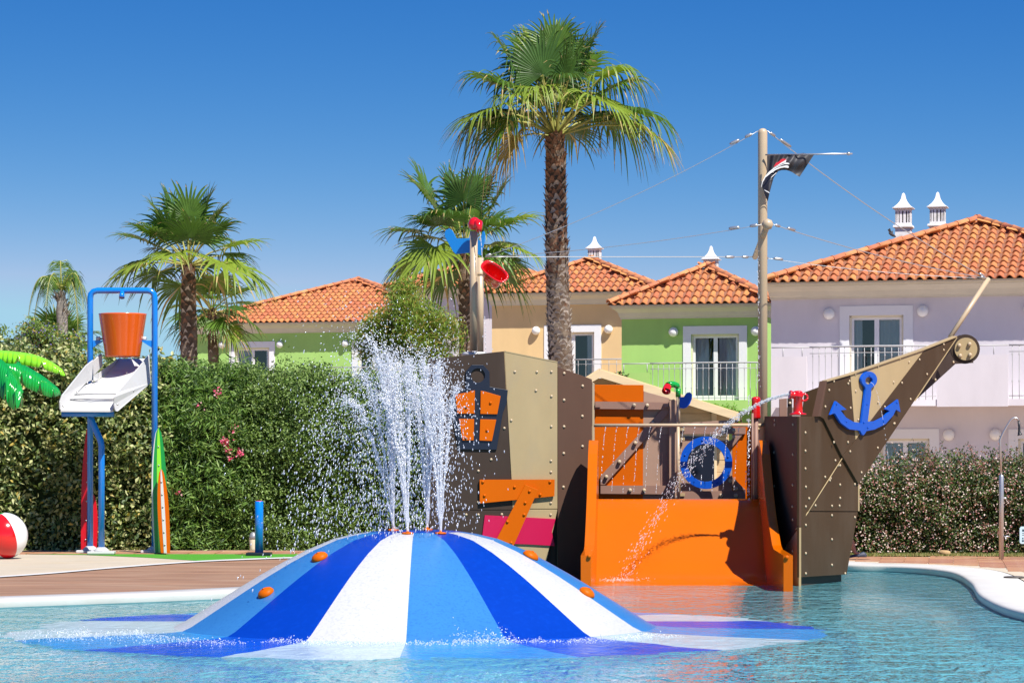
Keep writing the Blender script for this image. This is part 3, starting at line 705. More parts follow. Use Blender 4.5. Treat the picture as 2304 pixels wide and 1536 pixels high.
def hedge(name, x0, x1, y0, topf, zb, ncl, per, cr, size, wid, mats, probs, label, cat, nsp, sph, group=None, flowers=None, **k):
    r = empty(name, ((x0+x1)/2, y0+.5, zb), label=label, cat=cat, group=group)
    P = hedge_points(x0, x1, y0, topf, zb, ncl, per, cr, **k); S, st = sprigs(nsp, x0, x1, y0, topf, sph)
    if len(S): P = np.concatenate([P, S])
    part('foliage', leaf_mesh('foliage', P, size, wid, mats, probs), None, r, fix=False, kind='stuff')
    part('stems', st, [M['twig']], r, fix=False, kind='stuff')
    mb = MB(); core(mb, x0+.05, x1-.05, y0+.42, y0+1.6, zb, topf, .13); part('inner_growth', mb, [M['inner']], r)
    return r
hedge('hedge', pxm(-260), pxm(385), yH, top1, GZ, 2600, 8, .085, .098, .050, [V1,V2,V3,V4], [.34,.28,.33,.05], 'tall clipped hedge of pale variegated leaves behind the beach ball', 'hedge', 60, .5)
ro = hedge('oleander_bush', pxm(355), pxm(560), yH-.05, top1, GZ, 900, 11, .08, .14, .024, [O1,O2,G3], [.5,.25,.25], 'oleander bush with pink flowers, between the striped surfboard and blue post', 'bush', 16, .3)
mb = []; 
for (px, py, k_) in ((505,995,26),(512,1012,14),(540,1018,14),(490,880,8),(487,888,6),(447,914,4),(535,1020,6),(403,1107,6),(523,975,5),(520,1033,5),(528,963,6)):
    c = at(px, py, yH-.12); mb.append(np.array(c)+RNG.normal(0, .035, (k_*2, 3)))
part('flowers', leaf_mesh('flowers', np.concatenate(mb), .042, .036, [PK, PK2], [.7,.3]), None, ro, fix=False)
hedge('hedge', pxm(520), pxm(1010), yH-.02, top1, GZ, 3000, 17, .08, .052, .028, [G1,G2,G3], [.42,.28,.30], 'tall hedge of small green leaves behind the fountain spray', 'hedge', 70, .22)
tL = lambda x: EYE+(HY-(1000+14*math.sin(x*3)))*42.3/F-.05
xr = lambda px: (px-CX)*42/F
r = hedge('hedge', xr(1790), xr(2420), 41.35, lambda x: EYE+(HY-np.interp(CX+x*F/42, [1700,1950,2050,2110,2200,2300,2420], [1075,1066,1050,1040,1044,1046,1040]))*42/F+.03*math.sin(x*9), GZ, 2300, 16, .075, .050, .028, [A1,A2,A3], [.50,.14,.36], 'bronze green abelia hedge full of pale pink blossom behind the steel shower', 'hedge', 26, .5, bump=.2)
tops = lambda x: EYE+(HY-1046)*42/F
P = hedge_points(xr(1790), xr(2420), 41.24, lambda x: tops(x)-.0, GZ+.05, 1500, 4, .06, bump=.2, depth=.3)
part('flowers', leaf_mesh('flowers', P, .030, .026, [AF, AC], [.62,.38]), None, r, fix=False, kind='stuff')
S, st = sprigs(34, xr(1960), xr(2400), 41.3, lambda x: tops(x)-.05, .50, 26)
part('flowering_shoots', leaf_mesh('flowering_shoots', S, .032, .022, [A2, AC, A3], [.5,.3,.2]), None, r, fix=False, kind='stuff'); part('shoot_stems', st, [M['twig']], r, fix=False, kind='stuff')

# loose tree behind the fountain
def loose_tree(name, c, rx, ry, rz, ncl, per, size, wid, mats, probs, label, cat, base_z, lo=.5, branches=16, cr=.10, trunk_r=.07, flowers=None):
    c = Vector(c); r = empty(name, (c.x, c.y, base_z), label=label, cat=cat)
    st = MB(); st.tube([(c.x, c.y, base_z), (c.x+.05, c.y, base_z+(c.z-base_z)*.5), (c.x, c.y, c.z)], [trunk_r, trunk_r*.8, trunk_r*.4], 8)
    part('trunk', st, [M['twig']], r)
    br = MB(); cl = []
    for i in range(ncl):
        while True:
            p = Vector([random.uniform(-1, 1) for _ in range(3)])
            if lo < p.length < 1: break
        q = Vector((c.x+p.x*rx, c.y+p.y*ry, c.z+p.z*rz)); q += Vector((mnoise.noise(q*1.1)*.35, 0, mnoise.noise(q*1.3+Vector((5,5,5)))*.35))
        cl.append(q)
        if i < branches*4: br.tube([(c.x, c.y, c.z-rz*.4), c.lerp(q, .5)+Vector((0,0,-.05)), q], [.022, .012, .004], 4, cap=False)
    part('branches', br, [M['twig']], r, fix=False)
    C = np.repeat(np.array([q[:] for q in cl]), per, 0); C = C+RNG.normal(0, cr, C.shape)
    part('foliage', leaf_mesh('foliage', C, size, wid, mats, probs, out=(.1,-.3,.5), spread=1.0, droop=.9), None, r, fix=False, kind='stuff')
    if flowers: part('flowers', leaf_mesh('flowers', C[::flowers[0]]+RNG.normal(0,.03,C[::flowers[0]].shape), flowers[1], flowers[1], flowers[2]), None, r, fix=False, kind='stuff')
    return r
loose_tree('willowy_tree', at(925, 745, 45.6), .88, .7, .68, 420, 46, .10, .018, [T1,T2,T3], [.55,.25,.2], 'loose yellow green tree rising behind the fountain spray', 'tree', GZ, lo=.15, cr=.085)
PU = leafmat('violet_petal', (.22,.16,.50), .3)
loose_tree('flowering_shrub', at(105, 765, 47), .45, .4, .40, 130, 26, .055, .03, [G1,G2,V4], [.5,.35,.15], 'shrub with violet flowers beside the thin feathery palm', 'shrub', GZ, lo=.1, cr=.07, flowers=(9, .035, [PU]))
GP = leafmat('bright_green_leaf', (.16,.36,.04), .4)
loose_tree('green_shrub', at(1668, 938, 40.2), .17, .2, .13, 60, 24, .035, .022, [GP, G2], [.7,.3], 'small bright green shrub right of the wooden cabin roof', 'shrub', GZ, lo=.1, cr=.03, trunk_r=.02)
loose_tree('balcony_plant', at(1402, 858, 76), .28, .2, .2, 12, 10, .10, .07, [G3, G1], [.7,.3], 'sparse dark leaved plant in front of the green balcony wall', 'plant', GZ, lo=.1, cr=.08, trunk_r=.02)
# far green behind the left hedge
loose_tree('round_tree', at(-40, 770, 50), .45, .6, .35, 110, 30, .07, .04, [G1,G2,G3], [.4,.3,.3], 'dark shrubby tree cut by the left edge of the photo', 'tree', GZ, lo=.1)

# ------------------------------------------------------------ palms
PG = [leafmat('palm_green', (.085,.165,.022), .22, .36, .3), leafmat('palm_yellow', (.20,.28,.035), .25, .38, .2), leafmat('palm_dark', (.06,.13,.025), .2, .38, .2), leafmat('palm_dry', (.42,.30,.12), .2, .6, .2)]
M['petiole'] = mat('petiole', (.33,.32,.08), .5, .4, var=.2, vscale=4)
M['palmtrunk'] = mat('palm_fibre', (.12,.08,.055), .95, .1, var=.35, vscale=9, bump=.8, bscale=30, var2=((.30,.24,.18), 4, .6))
M['boot'] = mat('leaf_base_scale', (.42,.36,.30), .9, .1, var=.35, vscale=7, bump=.5, bscale=40)
M['boot2'] = mat('leaf_base_scale_red', (.24,.13,.08), .85, .2, var=.3, vscale=7, bump=.5, bscale=40)
TS = (0, .24, .46, .59, .71, .83, .93, 1.0)
def fan(mb, root, h, axis, Rr, n=34, spreadang=150, droop=.35, mi=0, dry=0, nrm=None, cup=.15):
    root, h = Vector(root), Vector(h); a = Vector(axis).normalized(); Z = Vector((0,0,1))
    nm = nrm or (Z-a*Z.dot(a)); nm = Vector(nm); nm = (nm-a*nm.dot(a))
    if nm.length < .15: nm = Vector((0,-1,0))-a*(-a.y)
    nm.normalize(); b = nm.cross(a)
    d = (h-root); mid = root.lerp(h, .5)+Vector((0,0,d.length*.07))
    mb.tube([root, mid, h], [.020*Rr+.006, .014*Rr+.005, .010*Rr+.004], 5, 4, cap=False)
    dphi = 2*R(spreadang)/n
    for i in range(n):
        phi = -R(spreadang)+dphi*(i+.5); L = Rr*(.72+.28*math.cos(phi*.7))*random.uniform(.92, 1.06)
        dr = (a*math.cos(phi)+b*math.sin(phi)+nm*cup*(abs(math.sin(phi)))*.8).normalized(); sd = (-a*math.sin(phi)+b*math.cos(phi)); V = []
        dd = droop*random.uniform(.55, 1.5); tw = random.uniform(-.1, .1); m_ = 3 if random.random() < dry else mi
        jl = Vector((random.gauss(0,.06), random.gauss(0,.06), random.gauss(0,.03)))*Rr
        for t in TS:
            free = max(0, (t-.46)/.54)
            p = h+dr*L*t*(1-.10*dd*free)+jl*free - Z*(dd*L*(.10*t*t+.62*free**2.2))
            w = L*t*math.tan(dphi/2)*1.02 if t <= .46 else L*.46*math.tan(dphi/2)*1.02*max(0, 1-free)**.62
            w = max(w, .0015)
            V += [p-sd*w, p-nm*w*(.55+tw), p+sd*w]
        fs = []
        for k in range(len(TS)-1):
            q = 3*k; fs += [(q, q+1, q+4, q+3), (q+1, q+2, q+5, q+4)]
        nb = len(mb.v); mb.v.extend(V)
        for k, f in enumerate(fs):
            mb.f.append([x+nb for x in f]); mb.m.append(3 if (k//2 >= 5 and random.random() < .35+dry) else m_); mb.sm.append(True)
def trunk(r, pts, rads, nb, scale, red=.3, droopk=0.0):
    mb = MB(); mb.tube(pts, rads, 16); part('trunk', mb, [M['palmtrunk']], r)
    mb = MB(); pts = [Vector(p) for p in pts]; Ls = [0]
    for i in range(1, len(pts)): Ls.append(Ls[-1]+(pts[i]-pts[i-1]).length)
    for i in range(nb):
        d = Ls[-1]*(i+.5)/nb; k = min(max(j for j in range(len(Ls)) if Ls[j] <= d), len(pts)-2); f = (d-Ls[k])/(Ls[k+1]-Ls[k])
        c = pts[k].lerp(pts[k+1], f); rr = rads[k]+(rads[k+1]-rads[k])*f; a = i*2.39996+random.gauss(0,.12)
        o = Vector((math.cos(a), math.sin(a), 0)); t = Vector((-o.y, o.x, 0)); s = scale*random.uniform(.75, 1.25); up = Vector((0,0,1))
        w = s*.55; base = c+o*rr*.93; out = random.uniform(.22,.55)*s; b0 = base-up*s*.35; tip = base+up*s*.55*random.uniform(.6,1.1)+o*out+t*random.gauss(0,.12)*s
        v = [b0-t*w, b0+t*w, base+o*out*.45+t*w*.55+up*s*.15, tip+t*w*.18, tip-t*w*.18, base+o*out*.45-t*w*.55+up*s*.15, base+o*out*.15+up*s*.12]
        mb.add(v, [(0,1,2,5),(5,2,3,4),(0,5,6),(1,6,2),(6,5,4,3),(6,3,2)], 1 if random.random() < 2.2*max(0, d/Ls[-1]-.55) else 0)
    part('leaf_bases', mb, [M['boot'], M['boot2']], r, fix=False, kind='stuff')
def frondpart(r, *a, **k):
    mb = MB(); fan(mb, *a, **k); part('frond', mb, PG+[M['petiole']], r, fix=False)
def fan_palm(px, pyb, pxt, pyt, D, wpx, Rpx, fr=None, nf=26, label='', nb=150, seed=1, elmin=-40, n=30, droop=.4, crown=None, mis=(0,0,1,2), bend=0, fs=1.12):
    random.seed(seed); s = D/F; base = at(px, pyb, D); top = at(pxt, pyt, D); base = Vector((base.x, base.y, GZ)) if pyb is None else base
    b0 = Vector((base.x, base.y, GZ)); r = empty('fan_palm', b0, label=label, cat='palm tree', group='palm trees')
    pts = [b0, base, base.lerp(top, .33)+Vector((bend,0,0)), base.lerp(top, .66)+Vector((bend,0,0)), top, top+Vector((0,0,.12))]; w = wpx*s/2
    trunk(r, pts, [w*1.12, w*1.08, w*1.0, w*.95, w*.82, w*.5], int(nb*2.1), w*.66)
    c = top+Vector((0,0,.05)); Rr = Rpx*s
    if fr:
        for f in fr:
            (hx, hy, dz), (ax, ay, az), Rf, dp, mi = f[:5]
            h = c+Vector((hx*s*fs, dz*s*fs, -hy*s*fs)); frondpart(r, c+Vector((0,0,.02)), h, Vector((ax, az, -ay)), Rf*s*fs*random.uniform(.93,1.07), n=n, droop=dp, mi=mi, dry=f[5] if len(f) > 5 else .0, spreadang=f[6] if len(f) > 6 else 125)
    for i in range(nf):
        az = i*2.39996+seed; u = (i+.5)/nf; el = R(82-(82-elmin)*u**.9); L = Rr*.55*(.55+.5*math.cos(el*.8)); dv = Vector((math.cos(az)*math.cos(el), math.sin(az)*math.cos(el), math.sin(el)))
        if fr and dv.y < .25: continue
        h = c+dv*L; ax = (dv+Vector((0,0,-.15-.35*u))).normalized()
        frondpart(r, c, h, ax, Rr*.62*random.uniform(.85,1.1), n=n, droop=droop*(.5+.9*u), mi=random.choice(mis), dry=.12 if u > .85 else .0, spreadang=120)
    return r
big = [  # (hastula offset px: right, down, depth), axis (right, down, away), radius px, droop, tone
 ((-27,-126,-30), (-.10,-1,.0), 140, .30, 2), ((26,-112,-50), (.30,-1,-.15), 130, .30, 2), ((-3,-185,10), (-.05,-1,.1), 92, .25, 0), ((66,-175,0), (.45,-1,.1), 100, .25, 0),
 ((-88,-150,0), (-.5,-.9,.1), 112, .45, 2), ((-60,-170,20), (-.25,-1,.2), 100, .35, 0), ((-106,-100,-40), (-1,-.45,-.1), 125, .55, 0), ((-128,-50,-70), (-.95,.38,-.4), 125, .55, 1), ((-100,-30,-60), (-.55,.75,-.3), 130, .8, 0, .15),
 ((-120,-45,30), (-1,.25,.3), 130, .9, 2), ((-37,-92,-90), (-.25,.1,-1), 90, .9, 1, 0, 95), ((18,-110,-80), (.2,-.2,-1), 80, .8, 2, 0, 90), ((-72,-78,-80), (-.6,.1,-.9), 95, .8, 1, 0, 95), ((38,-165,30), (.25,-1,.2), 95, .3, 0), ((-45,-185,30), (-.3,-1,.2), 80, .3, 1), ((10,-205,20), (.1,-1,.2), 60, .3, 0), ((82,-70,-90), (.85,.45,-.5), 128, .45, 1), ((110,-100,10), (1,-.45,.2), 130, .75, 0), ((95,-120,-40), (.85,-.35,-.2), 120, .8, 1),
 ((158,-52,-20), (1,.20,-.1), 122, .75, 0), ((170,-18,-50), (1,.62,-.2), 120, .6, 1, .25), ((120,-40,40), (.9,.4,.4), 120, .8, 0), ((50,-140,40), (.35,-.9,.5), 110, .5, 0), ((-40,-135,60), (-.3,-.9,.5), 115, .5, 0), ((0,-60,90), (.1,-.2,1), 110, .6, 2), ((-75,-60,70), (-.8,0,.8), 120, .8, 2), ((75,-55,70), (.8,.1,.8), 120, .8, 0), ((-85,5,-40), (-.45,1,-.2), 105, .6, 3, .5)]
random.seed(3)
fan_palm(1262, 835, 1249, 315, 50, 50, 200, fr=big, nf=16, elmin=12, fs=1.08, label='tallest fan palm with its trunk rising behind the brown ship', nb=430, n=38, bend=-.02, seed=3)
mid = [((-25,-125,20), (-.2,-1,.1), 80, .2, 2), ((35,-120,30), (.35,-1,.2), 80, .2, 0), ((-50,-50,-80), (-.7,-.4,-.8), 85, .3, 2), ((60,-50,-70), (.7,-.3,-.8), 85, .35, 0), ((-60,-90,-40), (-.6,-.8,0), 110, .25, 0), ((-75,-120,0), (-.35,-1,.1), 90, .2, 0), ((0,-100,-60), (0,-1,-.3), 90, .25, 2), ((60,-95,-20), (.5,-.95,0), 90, .25, 0), ((85,-60,0), (1,-.35,0), 95, .3, 1), ((95,-10,-30), (.95,.3,-.2), 90, .5, 1), ((-95,-40,-20), (-1,-.15,0), 90, .4, 0), ((-85,10,-50), (-.75,.7,-.3), 105, .5, 1), ((-55,-5,-90), (-.3,.8,-.7), 115, .45, 1), ((-100,5,10), (-.85,.5,.2), 90, .7, 2), ((50,0,-70), (.4,.7,-.6), 80, .6, 0), ((30,-40,-90), (.4,0,-.9), 80, .6, 2), ((-30,-60,-80), (-.3,-.3,-.9), 90, .5, 2), ((80,30,20), (.6,.8,.2), 85, .6, 0), ((20,-130,10), (.15,-1,0), 60, .2, 0)]
fan_palm(1048, 830, 1044, 575, 63, 28, 165, fr=mid, nf=26, fs=1.12, label='fan palm behind the two tan posts of the ship', nb=170, n=30, seed=5, elmin=-30)
lft = [((-30,-105,20), (-.3,-1,.1), 80, .2, 2), ((28,-105,10), (.3,-1,.1), 80, .2, 0), ((-60,-60,-50), (-.8,-.5,-.6), 80, .3, 0), ((55,-65,-50), (.7,-.6,-.6), 80, .3, 2), ((-50,-85,0), (-.5,-.9,0), 80, .3, 0), ((0,-95,0), (0,-1,0), 95, .2, 0), ((45,-85,0), (.6,-.85,0), 85, .3, 0), ((-85,-50,0), (-1,-.35,0), 85, .3, 0), ((85,-40,0), (1,-.3,0), 85, .35, 1), ((-70,-10,-50), (-.85,.35,-.5), 110, .4, 1), ((75,-5,-50), (.7,.45,-.5), 110, .4, 1), ((-20,-20,-90), (-.4,.3,-.9), 85, .5, 1), ((105,5,0), (.9,.45,0), 85, .6, 0), ((-95,-5,10), (-.9,.4,.1), 85, .6, 0), ((15,-50,-80), (.1,-.6,-.8), 95, .3, 2), ((-30,-60,-60), (-.3,-.8,-.5), 90, .3, 2)]
fan_palm(425, 810, 424, 605, 60, 36, 165, fr=lft, nf=26, fs=1.12, label='sturdy fan palm right of the orange tipping bucket', nb=160, n=30, seed=11, elmin=-25)
fan_palm(481, 830, 478, 705, 63, 24, 112, nf=20, label='shorter fan palm tucked right behind the sturdy left palm', nb=70, n=28, seed=23, elmin=-42)
fan_palm(133, 800, 133, 792, 66, 18, 112, nf=16, label='low dark fan palm crown just above the left hedge', nb=8, n=26, seed=31, elmin=-5, mis=(2,0,2))
# feather palm
random.seed(9); D = 56; s = D/F; b = at(143, 800, D); tp = at(138, 655, D); r = empty('feather_palm', (b.x, b.y, GZ), label='thin palm with drooping feathery fronds at the far left', cat='palm tree', group='palm trees')
M['ringtrunk'] = mat('ringed_grey_trunk', (.30,.27,.23), .9, .1, var=.25, vscale=3, bump=.5, bscale=12, stretch=(1,1,8))
mb = MB(); mb.tube([(b.x,b.y,GZ), b, b.lerp(tp,.45), b.lerp(tp,.7), b.lerp(tp,.9), tp], [.10,.10,.11,.125,.09,.06], 12); part('trunk', mb, [M['ringtrunk']], r)
mb = MB()
for i in range(14):
    a = i*2.4; o = Vector((math.cos(a), math.sin(a), 0)); p = b.lerp(tp, random.uniform(.55,.95)); mb.tube([p+o*.08, p+o*.16+Vector((0,0,.12)), p+o*random.uniform(.2,.3)+Vector((0,0,random.uniform(.05,.2)))], [.025,.018,.006], 5)
part('leaf_bases', mb, [M['ringtrunk']], r, fix=False)
for (dx, dy, dz, top) in ((-72,60,-10,-88),(-66,125,0,-95),(-50,10,30,-80),(52,45,-10,-98),(62,95,20,-92),(46,130,-30,-88),(20,-10,40,-100),(-20,40,-60,-90),(25,70,60,-90),(-45,90,40,-95),(-5,-60,10,-95)):
    c = tp; pts = []; n = 16; tip = c+Vector((dx*s, dz*s*1.5, -dy*s)); ctl = c+Vector((dx*.80*s, dz*.7*s, -top*1.0*s))
    for k in range(n+1): t = k/n; pts.append(c*(1-t)**2+ctl*2*t*(1-t)+tip*t*t)
    mb = MB(); mb.tube(pts, [.016*(1-.8*k/n)+.002 for k in range(n+1)], 4, 4, cap=False)
    for k in range(2, 96):
        t = k/96; q = min(int(t*n), n-1); p = pts[q].lerp(pts[q+1], t*n-q); tg = (pts[q+1]-pts[q]).normalized()
        sdv = tg.cross(Vector((0,0,1))).normalized()*(1 if k % 2 else -1); L = .30*math.sin(math.pi*min(1,t*.85+.12))*random.uniform(.8,1.15)+.06
        d1 = (sdv*.55+tg*.35+Vector((0,0,-.35+random.gauss(0,.12)))).normalized(); d2 = (d1+Vector((0,0,-1.1))).normalized(); w = tg*.009
        p1 = p+d1*L*.5; p2 = p1+d2*L*.55
        mb.add([p-w*.6, p+w*.6, p1+w, p1-w, p2], [(0,1,2,3),(3,2,4)], random.choice((0,0,1,2)), False)
    part('frond', mb, PG+[M['petiole']], r, fix=False)
random.seed(77)
# ------------------------------------------------------------ paints of the play equipment
def paint(name, h, k=.8, rough=.35, coat=0, **kw): return mat(name, lin(h, k), rough, .4, coat=coat, **kw)
M['dbrown'] = mat('dark_brown_board', (.050,.034,.026), .6, .12, var=.07, vscale=1.5, bump=.06, bscale=150, stretch=(2,2,.8), var2=((.08,.06,.05), 1.2, .25))
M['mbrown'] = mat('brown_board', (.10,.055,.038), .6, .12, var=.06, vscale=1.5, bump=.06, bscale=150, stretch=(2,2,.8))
M['xbrown'] = mat('bow_brown_board', (.062,.036,.018), .55, .12, var=.07, vscale=1.5, bump=.06, bscale=150, stretch=(2,2,.8), var2=((.11,.08,.055), 1.2, .25))
M['tan'] = mat('tan_board', (.40,.30,.16), .55, .2, var=.05, vscale=1.5, bump=.06, bscale=150, stretch=(2,2,.8), var2=((.34,.27,.17), 2, .4))
M['tanp'] = mat('tan_pole', (.50,.385,.25), .35, .5, var=.05, vscale=2)
M['taupe'] = mat('taupe_board', (.36,.23,.165), .5, .25, var=.06, vscale=2)
M['beam'] = mat('taupe_beam', (.28,.165,.125), .5, .25, var=.06, vscale=2)
M['orange'] = mat('orange_board', (.56,.105,.0), .45, .12, var=.03, vscale=2)
M['slide'] = mat('orange_fibreglass', (.53,.105,.0), .2, .2, var=.05, vscale=1, coat=.08)
M['anch'] = mat('blue_board', (.003,.075,.46), .3, .2, var=.04, vscale=3)
M['navy'] = mat('navy_board', (.010,.014,.028), .4, .4)
M['magenta'] = mat('magenta_board', (.50,.004,.06), .4, .4)
M['red'] = mat('red_gloss', (.62,.008,.008), .15, .5, coat=.6)
M['steel'] = mat('stainless', (.52,.51,.50), .35, metal=.75)
M['wire'] = mat('steel_wire', (.55,.55,.54), .35, metal=.6)
M['lblue'] = mat('light_blue_board', (.012,.22,.62), .35, .4)
M['ggreen'] = mat('green_gloss', (.01,.30,.04), .15, .5, coat=.6)
M['lime'] = mat('lime_gloss', (.24,.68,.015), .12, .5, coat=.6)
M['white'] = mat('white_plastic', (.55,.55,.545), .35, .4, var=.03, vscale=2)

class Plane:            # vertical plane through two plan points, given as (px, D)
    def __init__(s, pa, Da, pb, Db):
        s.a = Vector(((pa-CX)*Da/F, Da, 0)); b = Vector(((pb-CX)*Db/F, Db, 0)); s.d = (b-s.a).normalized(); s.n = Vector((s.d.y, -s.d.x, 0))
        if s.n.y > 0: s.n = -s.n
    def __call__(s, px, py, o=0):
        k = (px-CX)/F; P = s.a+s.n*o; t = (k*P.y-P.x)/(s.d.x-k*s.d.y); y = P.y+t*s.d.y
        return Vector((k*y, y, EYE+(HY-py)*y/F))
def board(name, pl, pts, m, parent, th=.02, o=0, holes=None, label=None, edge=None, bevel=.003):
    mb = MB(); mb.prism([pl(*p, o) for p in pts], -pl.n*th, 0, [[pl(*p, o) for p in h] for h in (holes or [])], 0)
    return part(name, mb, [m], parent, label=label, bevel=bevel)
def circ(cx, cy, r, n=28, ry=None): return [(cx+r*math.cos(2*math.pi*i/n), cy+(ry or r)*math.sin(2*math.pi*i/n)) for i in range(n)]
_rv = MB(); _rv.lathe((0,0,0), [(1,0),(.93,.35),(.72,.62),(.38,.8),(.0,.86)], 10); RIV = _rv.mesh('rivet', [M['tanp']]); fixn(RIV)
_rv = MB(); _rv.lathe((0,0,0), [(1,0),(1,.9),(.9,1.25),(.5,1.45),(.0,1.5)], 10); BOLT = _rv.mesh('bolt_cap', [M['tanp']]); fixn(BOLT)
_rv = MB(); _rv.lathe((0,0,0), [(1,0),(.93,.35),(.72,.62),(.38,.8),(.0,.86)], 10); RIVO = _rv.mesh('bolt_orange', [M['orange']]); fixn(RIVO)
_rv = MB(); _rv.lathe((0,0,0), [(1,0),(.93,.35),(.72,.62),(.38,.8),(.0,.86)], 10); RIVB = _rv.mesh('bolt_blue', [M['anch']]); fixn(RIVB)
def rivets(pl, pts, parent, o=0, r=.018, me=None, name='rivet'):
    for px, py in pts:
        p = pl(px, py, o+.001); q = Vector(pl.n).to_track_quat('Z', 'Y').to_matrix().to_4x4()
        inst(name, me or RIV, parent, Matrix.Translation(p) @ q @ Matrix.Diagonal((r, r, r, 1)))
def Z6(X, Y): return (1680+X/2.075, 580+Y/2.075)
def Z4(X, Y): return (960+X/2.845, 760+Y/2.845)
def Z5(X, Y): return (1300+X/2.648, 780+Y/2.648)

# ------------------------------------------------------------ wooden cabin behind the ship
M['pine'] = mat('pine_wood', (.62,.42,.22), .7, .3, var=.12, vscale=1.2, stretch=(1,1,14), bump=.15, bscale=10, var2=((.40,.20,.08), 6, .35))
M['pine2'] = mat('pine_trim', (.72,.54,.32), .7, .3, var=.08, vscale=1.2, stretch=(1,1,10))
hb = Plane(1200, 39.6, 1800, 39.6); b = hb(1490, 1254)
cab = empty('wooden_cabin', (b.x, b.y+.8, GZ), label='small gabled pine cabin standing behind the orange gate of the ship', cat='cabin')
ap = (1350, 829); lf = (1296, 862); rt = (1662, 927)
dep = 1.9; back = Vector((0, dep, 0))
nrow = 15; y0, y1 = 868, 1246
for i in range(nrow):                    # horizontal wall boards
    ya = 850+(1246-850)*i/nrow; yb = 850+(1246-850)*(i+1)/nrow
    xr_ = min(1640, 1362+(ya-836)*3.25) if ya < 925 else 1640
    xl_ = max(1310, 1345-(ya-832)*1.9) if ya < 870 else 1310
    board('wall_board', hb, [(xl_, ya+.8), (xr_, ya+.8), (min(1640, xr_+20) if ya < 925 else 1640, yb), (1310, yb)], M['pine'], cab, .03, .0 if i % 2 else .004)
for x in (1392, 1506, 1607): board('batten', hb, [(x-6, 850+(x-1350)*.28), (x+6, 850+(x-1350)*.28+3), (x+6, 1246), (x-6, 1246)], M['pine2'], cab, .03, .034)
mb = MB(); e = .35
def slab(a, b_, th, o, d): 
    p, q = hb(*a, o), hb(*b_, o); t = Vector((0,0,th)); return [p, q, q-t, p-t], Vector((0, d, 0))
l, v = slab(ap, rt, .035, e, 2.3); mb.prism(l, v); l, v = slab(lf, (1349, 828), .035, e, 2.3); mb.prism(l, v); part('roof', mb, [M['pine2']], cab)
mb = MB(); l, v = slab((1350,832), (1664,930), .11, e+.03, .028); mb.prism(l, v); part('barge_board', mb, [M['pine2']], cab)
mb = MB(); l, v = slab((1294,865), (1350,832), .11, e+.03, .028); mb.prism(l, v); part('barge_board', mb, [M['pine2']], cab)
mb = MB(); a = hb(1310,1246); c_ = hb(1640,1246); mb.box((a.x, a.y+.04, GZ), (a.x+.05, a.y+1.9, 2.5)); mb.box((c_.x-.05, a.y+.04, GZ), (c_.x, a.y+1.9, 2.2)); mb.box((a.x, a.y+1.9, GZ), (c_.x, a.y+1.95, 2.3)); part('side_wall', mb, [M['pine']], cab)

# ------------------------------------------------------------ the pirate ship
ship = empty('play_ship', (1.8, 35, 0), label='brown and tan play pirate ship with tall mast standing in the pool', cat='play ship')
A = Plane(965, 34.4, 1254.5, 34.6); B = Plane(1254.5, 34.6, 1332, 34.78)
foldA = (1254.5, 814)
board('hull_panel', A, [(962,808),(1134,790),(1150,1078),(1153,1146),(962,1146)], M['dbrown'], ship, .03)
board('hull_panel', A, [(962,1147.5),(1153,1147.5),(1165,1330),(985,1330)], M['dbrown'], ship, .03)
board('hull_panel', A, [(1134.8,790),(1254.2,814),(1254.2,1144),(1153.5,1144),(1151,1078)], M['tan'], ship, .03)
board('hull_panel', A, [(1153.5,1145.5),(1254.2,1145.5),(1215,1330),(1165.5,1330)], M['tan'], ship, .03)
board('hull_panel', B, [(1255.2,825),(1332,853),(1332,1330),(1255.2,1330)], M['mbrown'], ship, .03)
mb = MB(); mb.prism([A(1136,789.0,.004), A(1254.5,812.8,.004), A(1254.5,815.2,.004), A(1136,791.4,.004)], -A.n*.04); part('edge_trim', mb, [M['tan']], ship)
# lantern shape with orange panes
lan = [Z4(180,360),Z4(262,335),Z4(262,330),Z4(255,300),Z4(255,215),Z4(290,178),Z4(360,178),Z4(398,215),Z4(400,300),Z4(415,318),Z4(520,335),Z4(500,480),Z4(470,600),Z4(445,715),Z4(150,715),Z4(168,560),Z4(165,430)]
board('lantern_board', A, [Z4(158,345),Z4(250,325),Z4(250,215),Z4(290,172),Z4(362,172),Z4(402,215),Z4(404,312),Z4(520,333),Z4(512,420),Z4(488,480),Z4(448,715),Z4(205,712),Z4(178,560),Z4(165,440)], M['navy'], ship, .02, .024, holes=[circ(*Z4(328,240), 16, 20)])
for q in ([Z4(182,362),Z4(278,345),Z4(278,338),Z4(309,336),Z4(307,484),Z4(197,484)], [Z4(346,338),Z4(376,343),Z4(474,372),Z4(452,488),Z4(344,486)], [Z4(206,517),Z4(304,519),Z4(301,655),Z4(230,655)], [Z4(343,520),Z4(446,522),Z4(418,659),Z4(338,656)]):
    board('lantern_pane', A, q, M['orange'], ship, .018, .044)
rivets(A, [Z4(253,440),Z4(409,415),Z4(253,636),Z4(387,590)], ship, .045, .02, RIVO)
board('stern_plank', A, [Z4(372,1133),Z4(826,1157),Z4(802,1240),Z4(820,1330),Z4(650,1320),Z4(350,1310)], M['magenta'], ship, .02, .022)
board('stern_plank', A, [Z4(339,906),Z4(820,905),Z4(818,1012),Z4(340,1058)], M['orange'], ship, .03, .045)
board('stern_plank', A, [Z4(632,938),Z4(714,972),Z4(550,1345),Z4(430,1320)], M['orange'], ship, .03, .095)
rivets(A, [Z4(360,920),Z4(370,1008),Z4(563,953),Z4(790,920),Z4(727,1002)], ship, .046, .02, RIVO)
rivets(A, [Z4(659,980),Z4(631,1054),Z4(624,1130),Z4(517,1175),Z4(541,1310)], ship, .096, .02, RIVO)
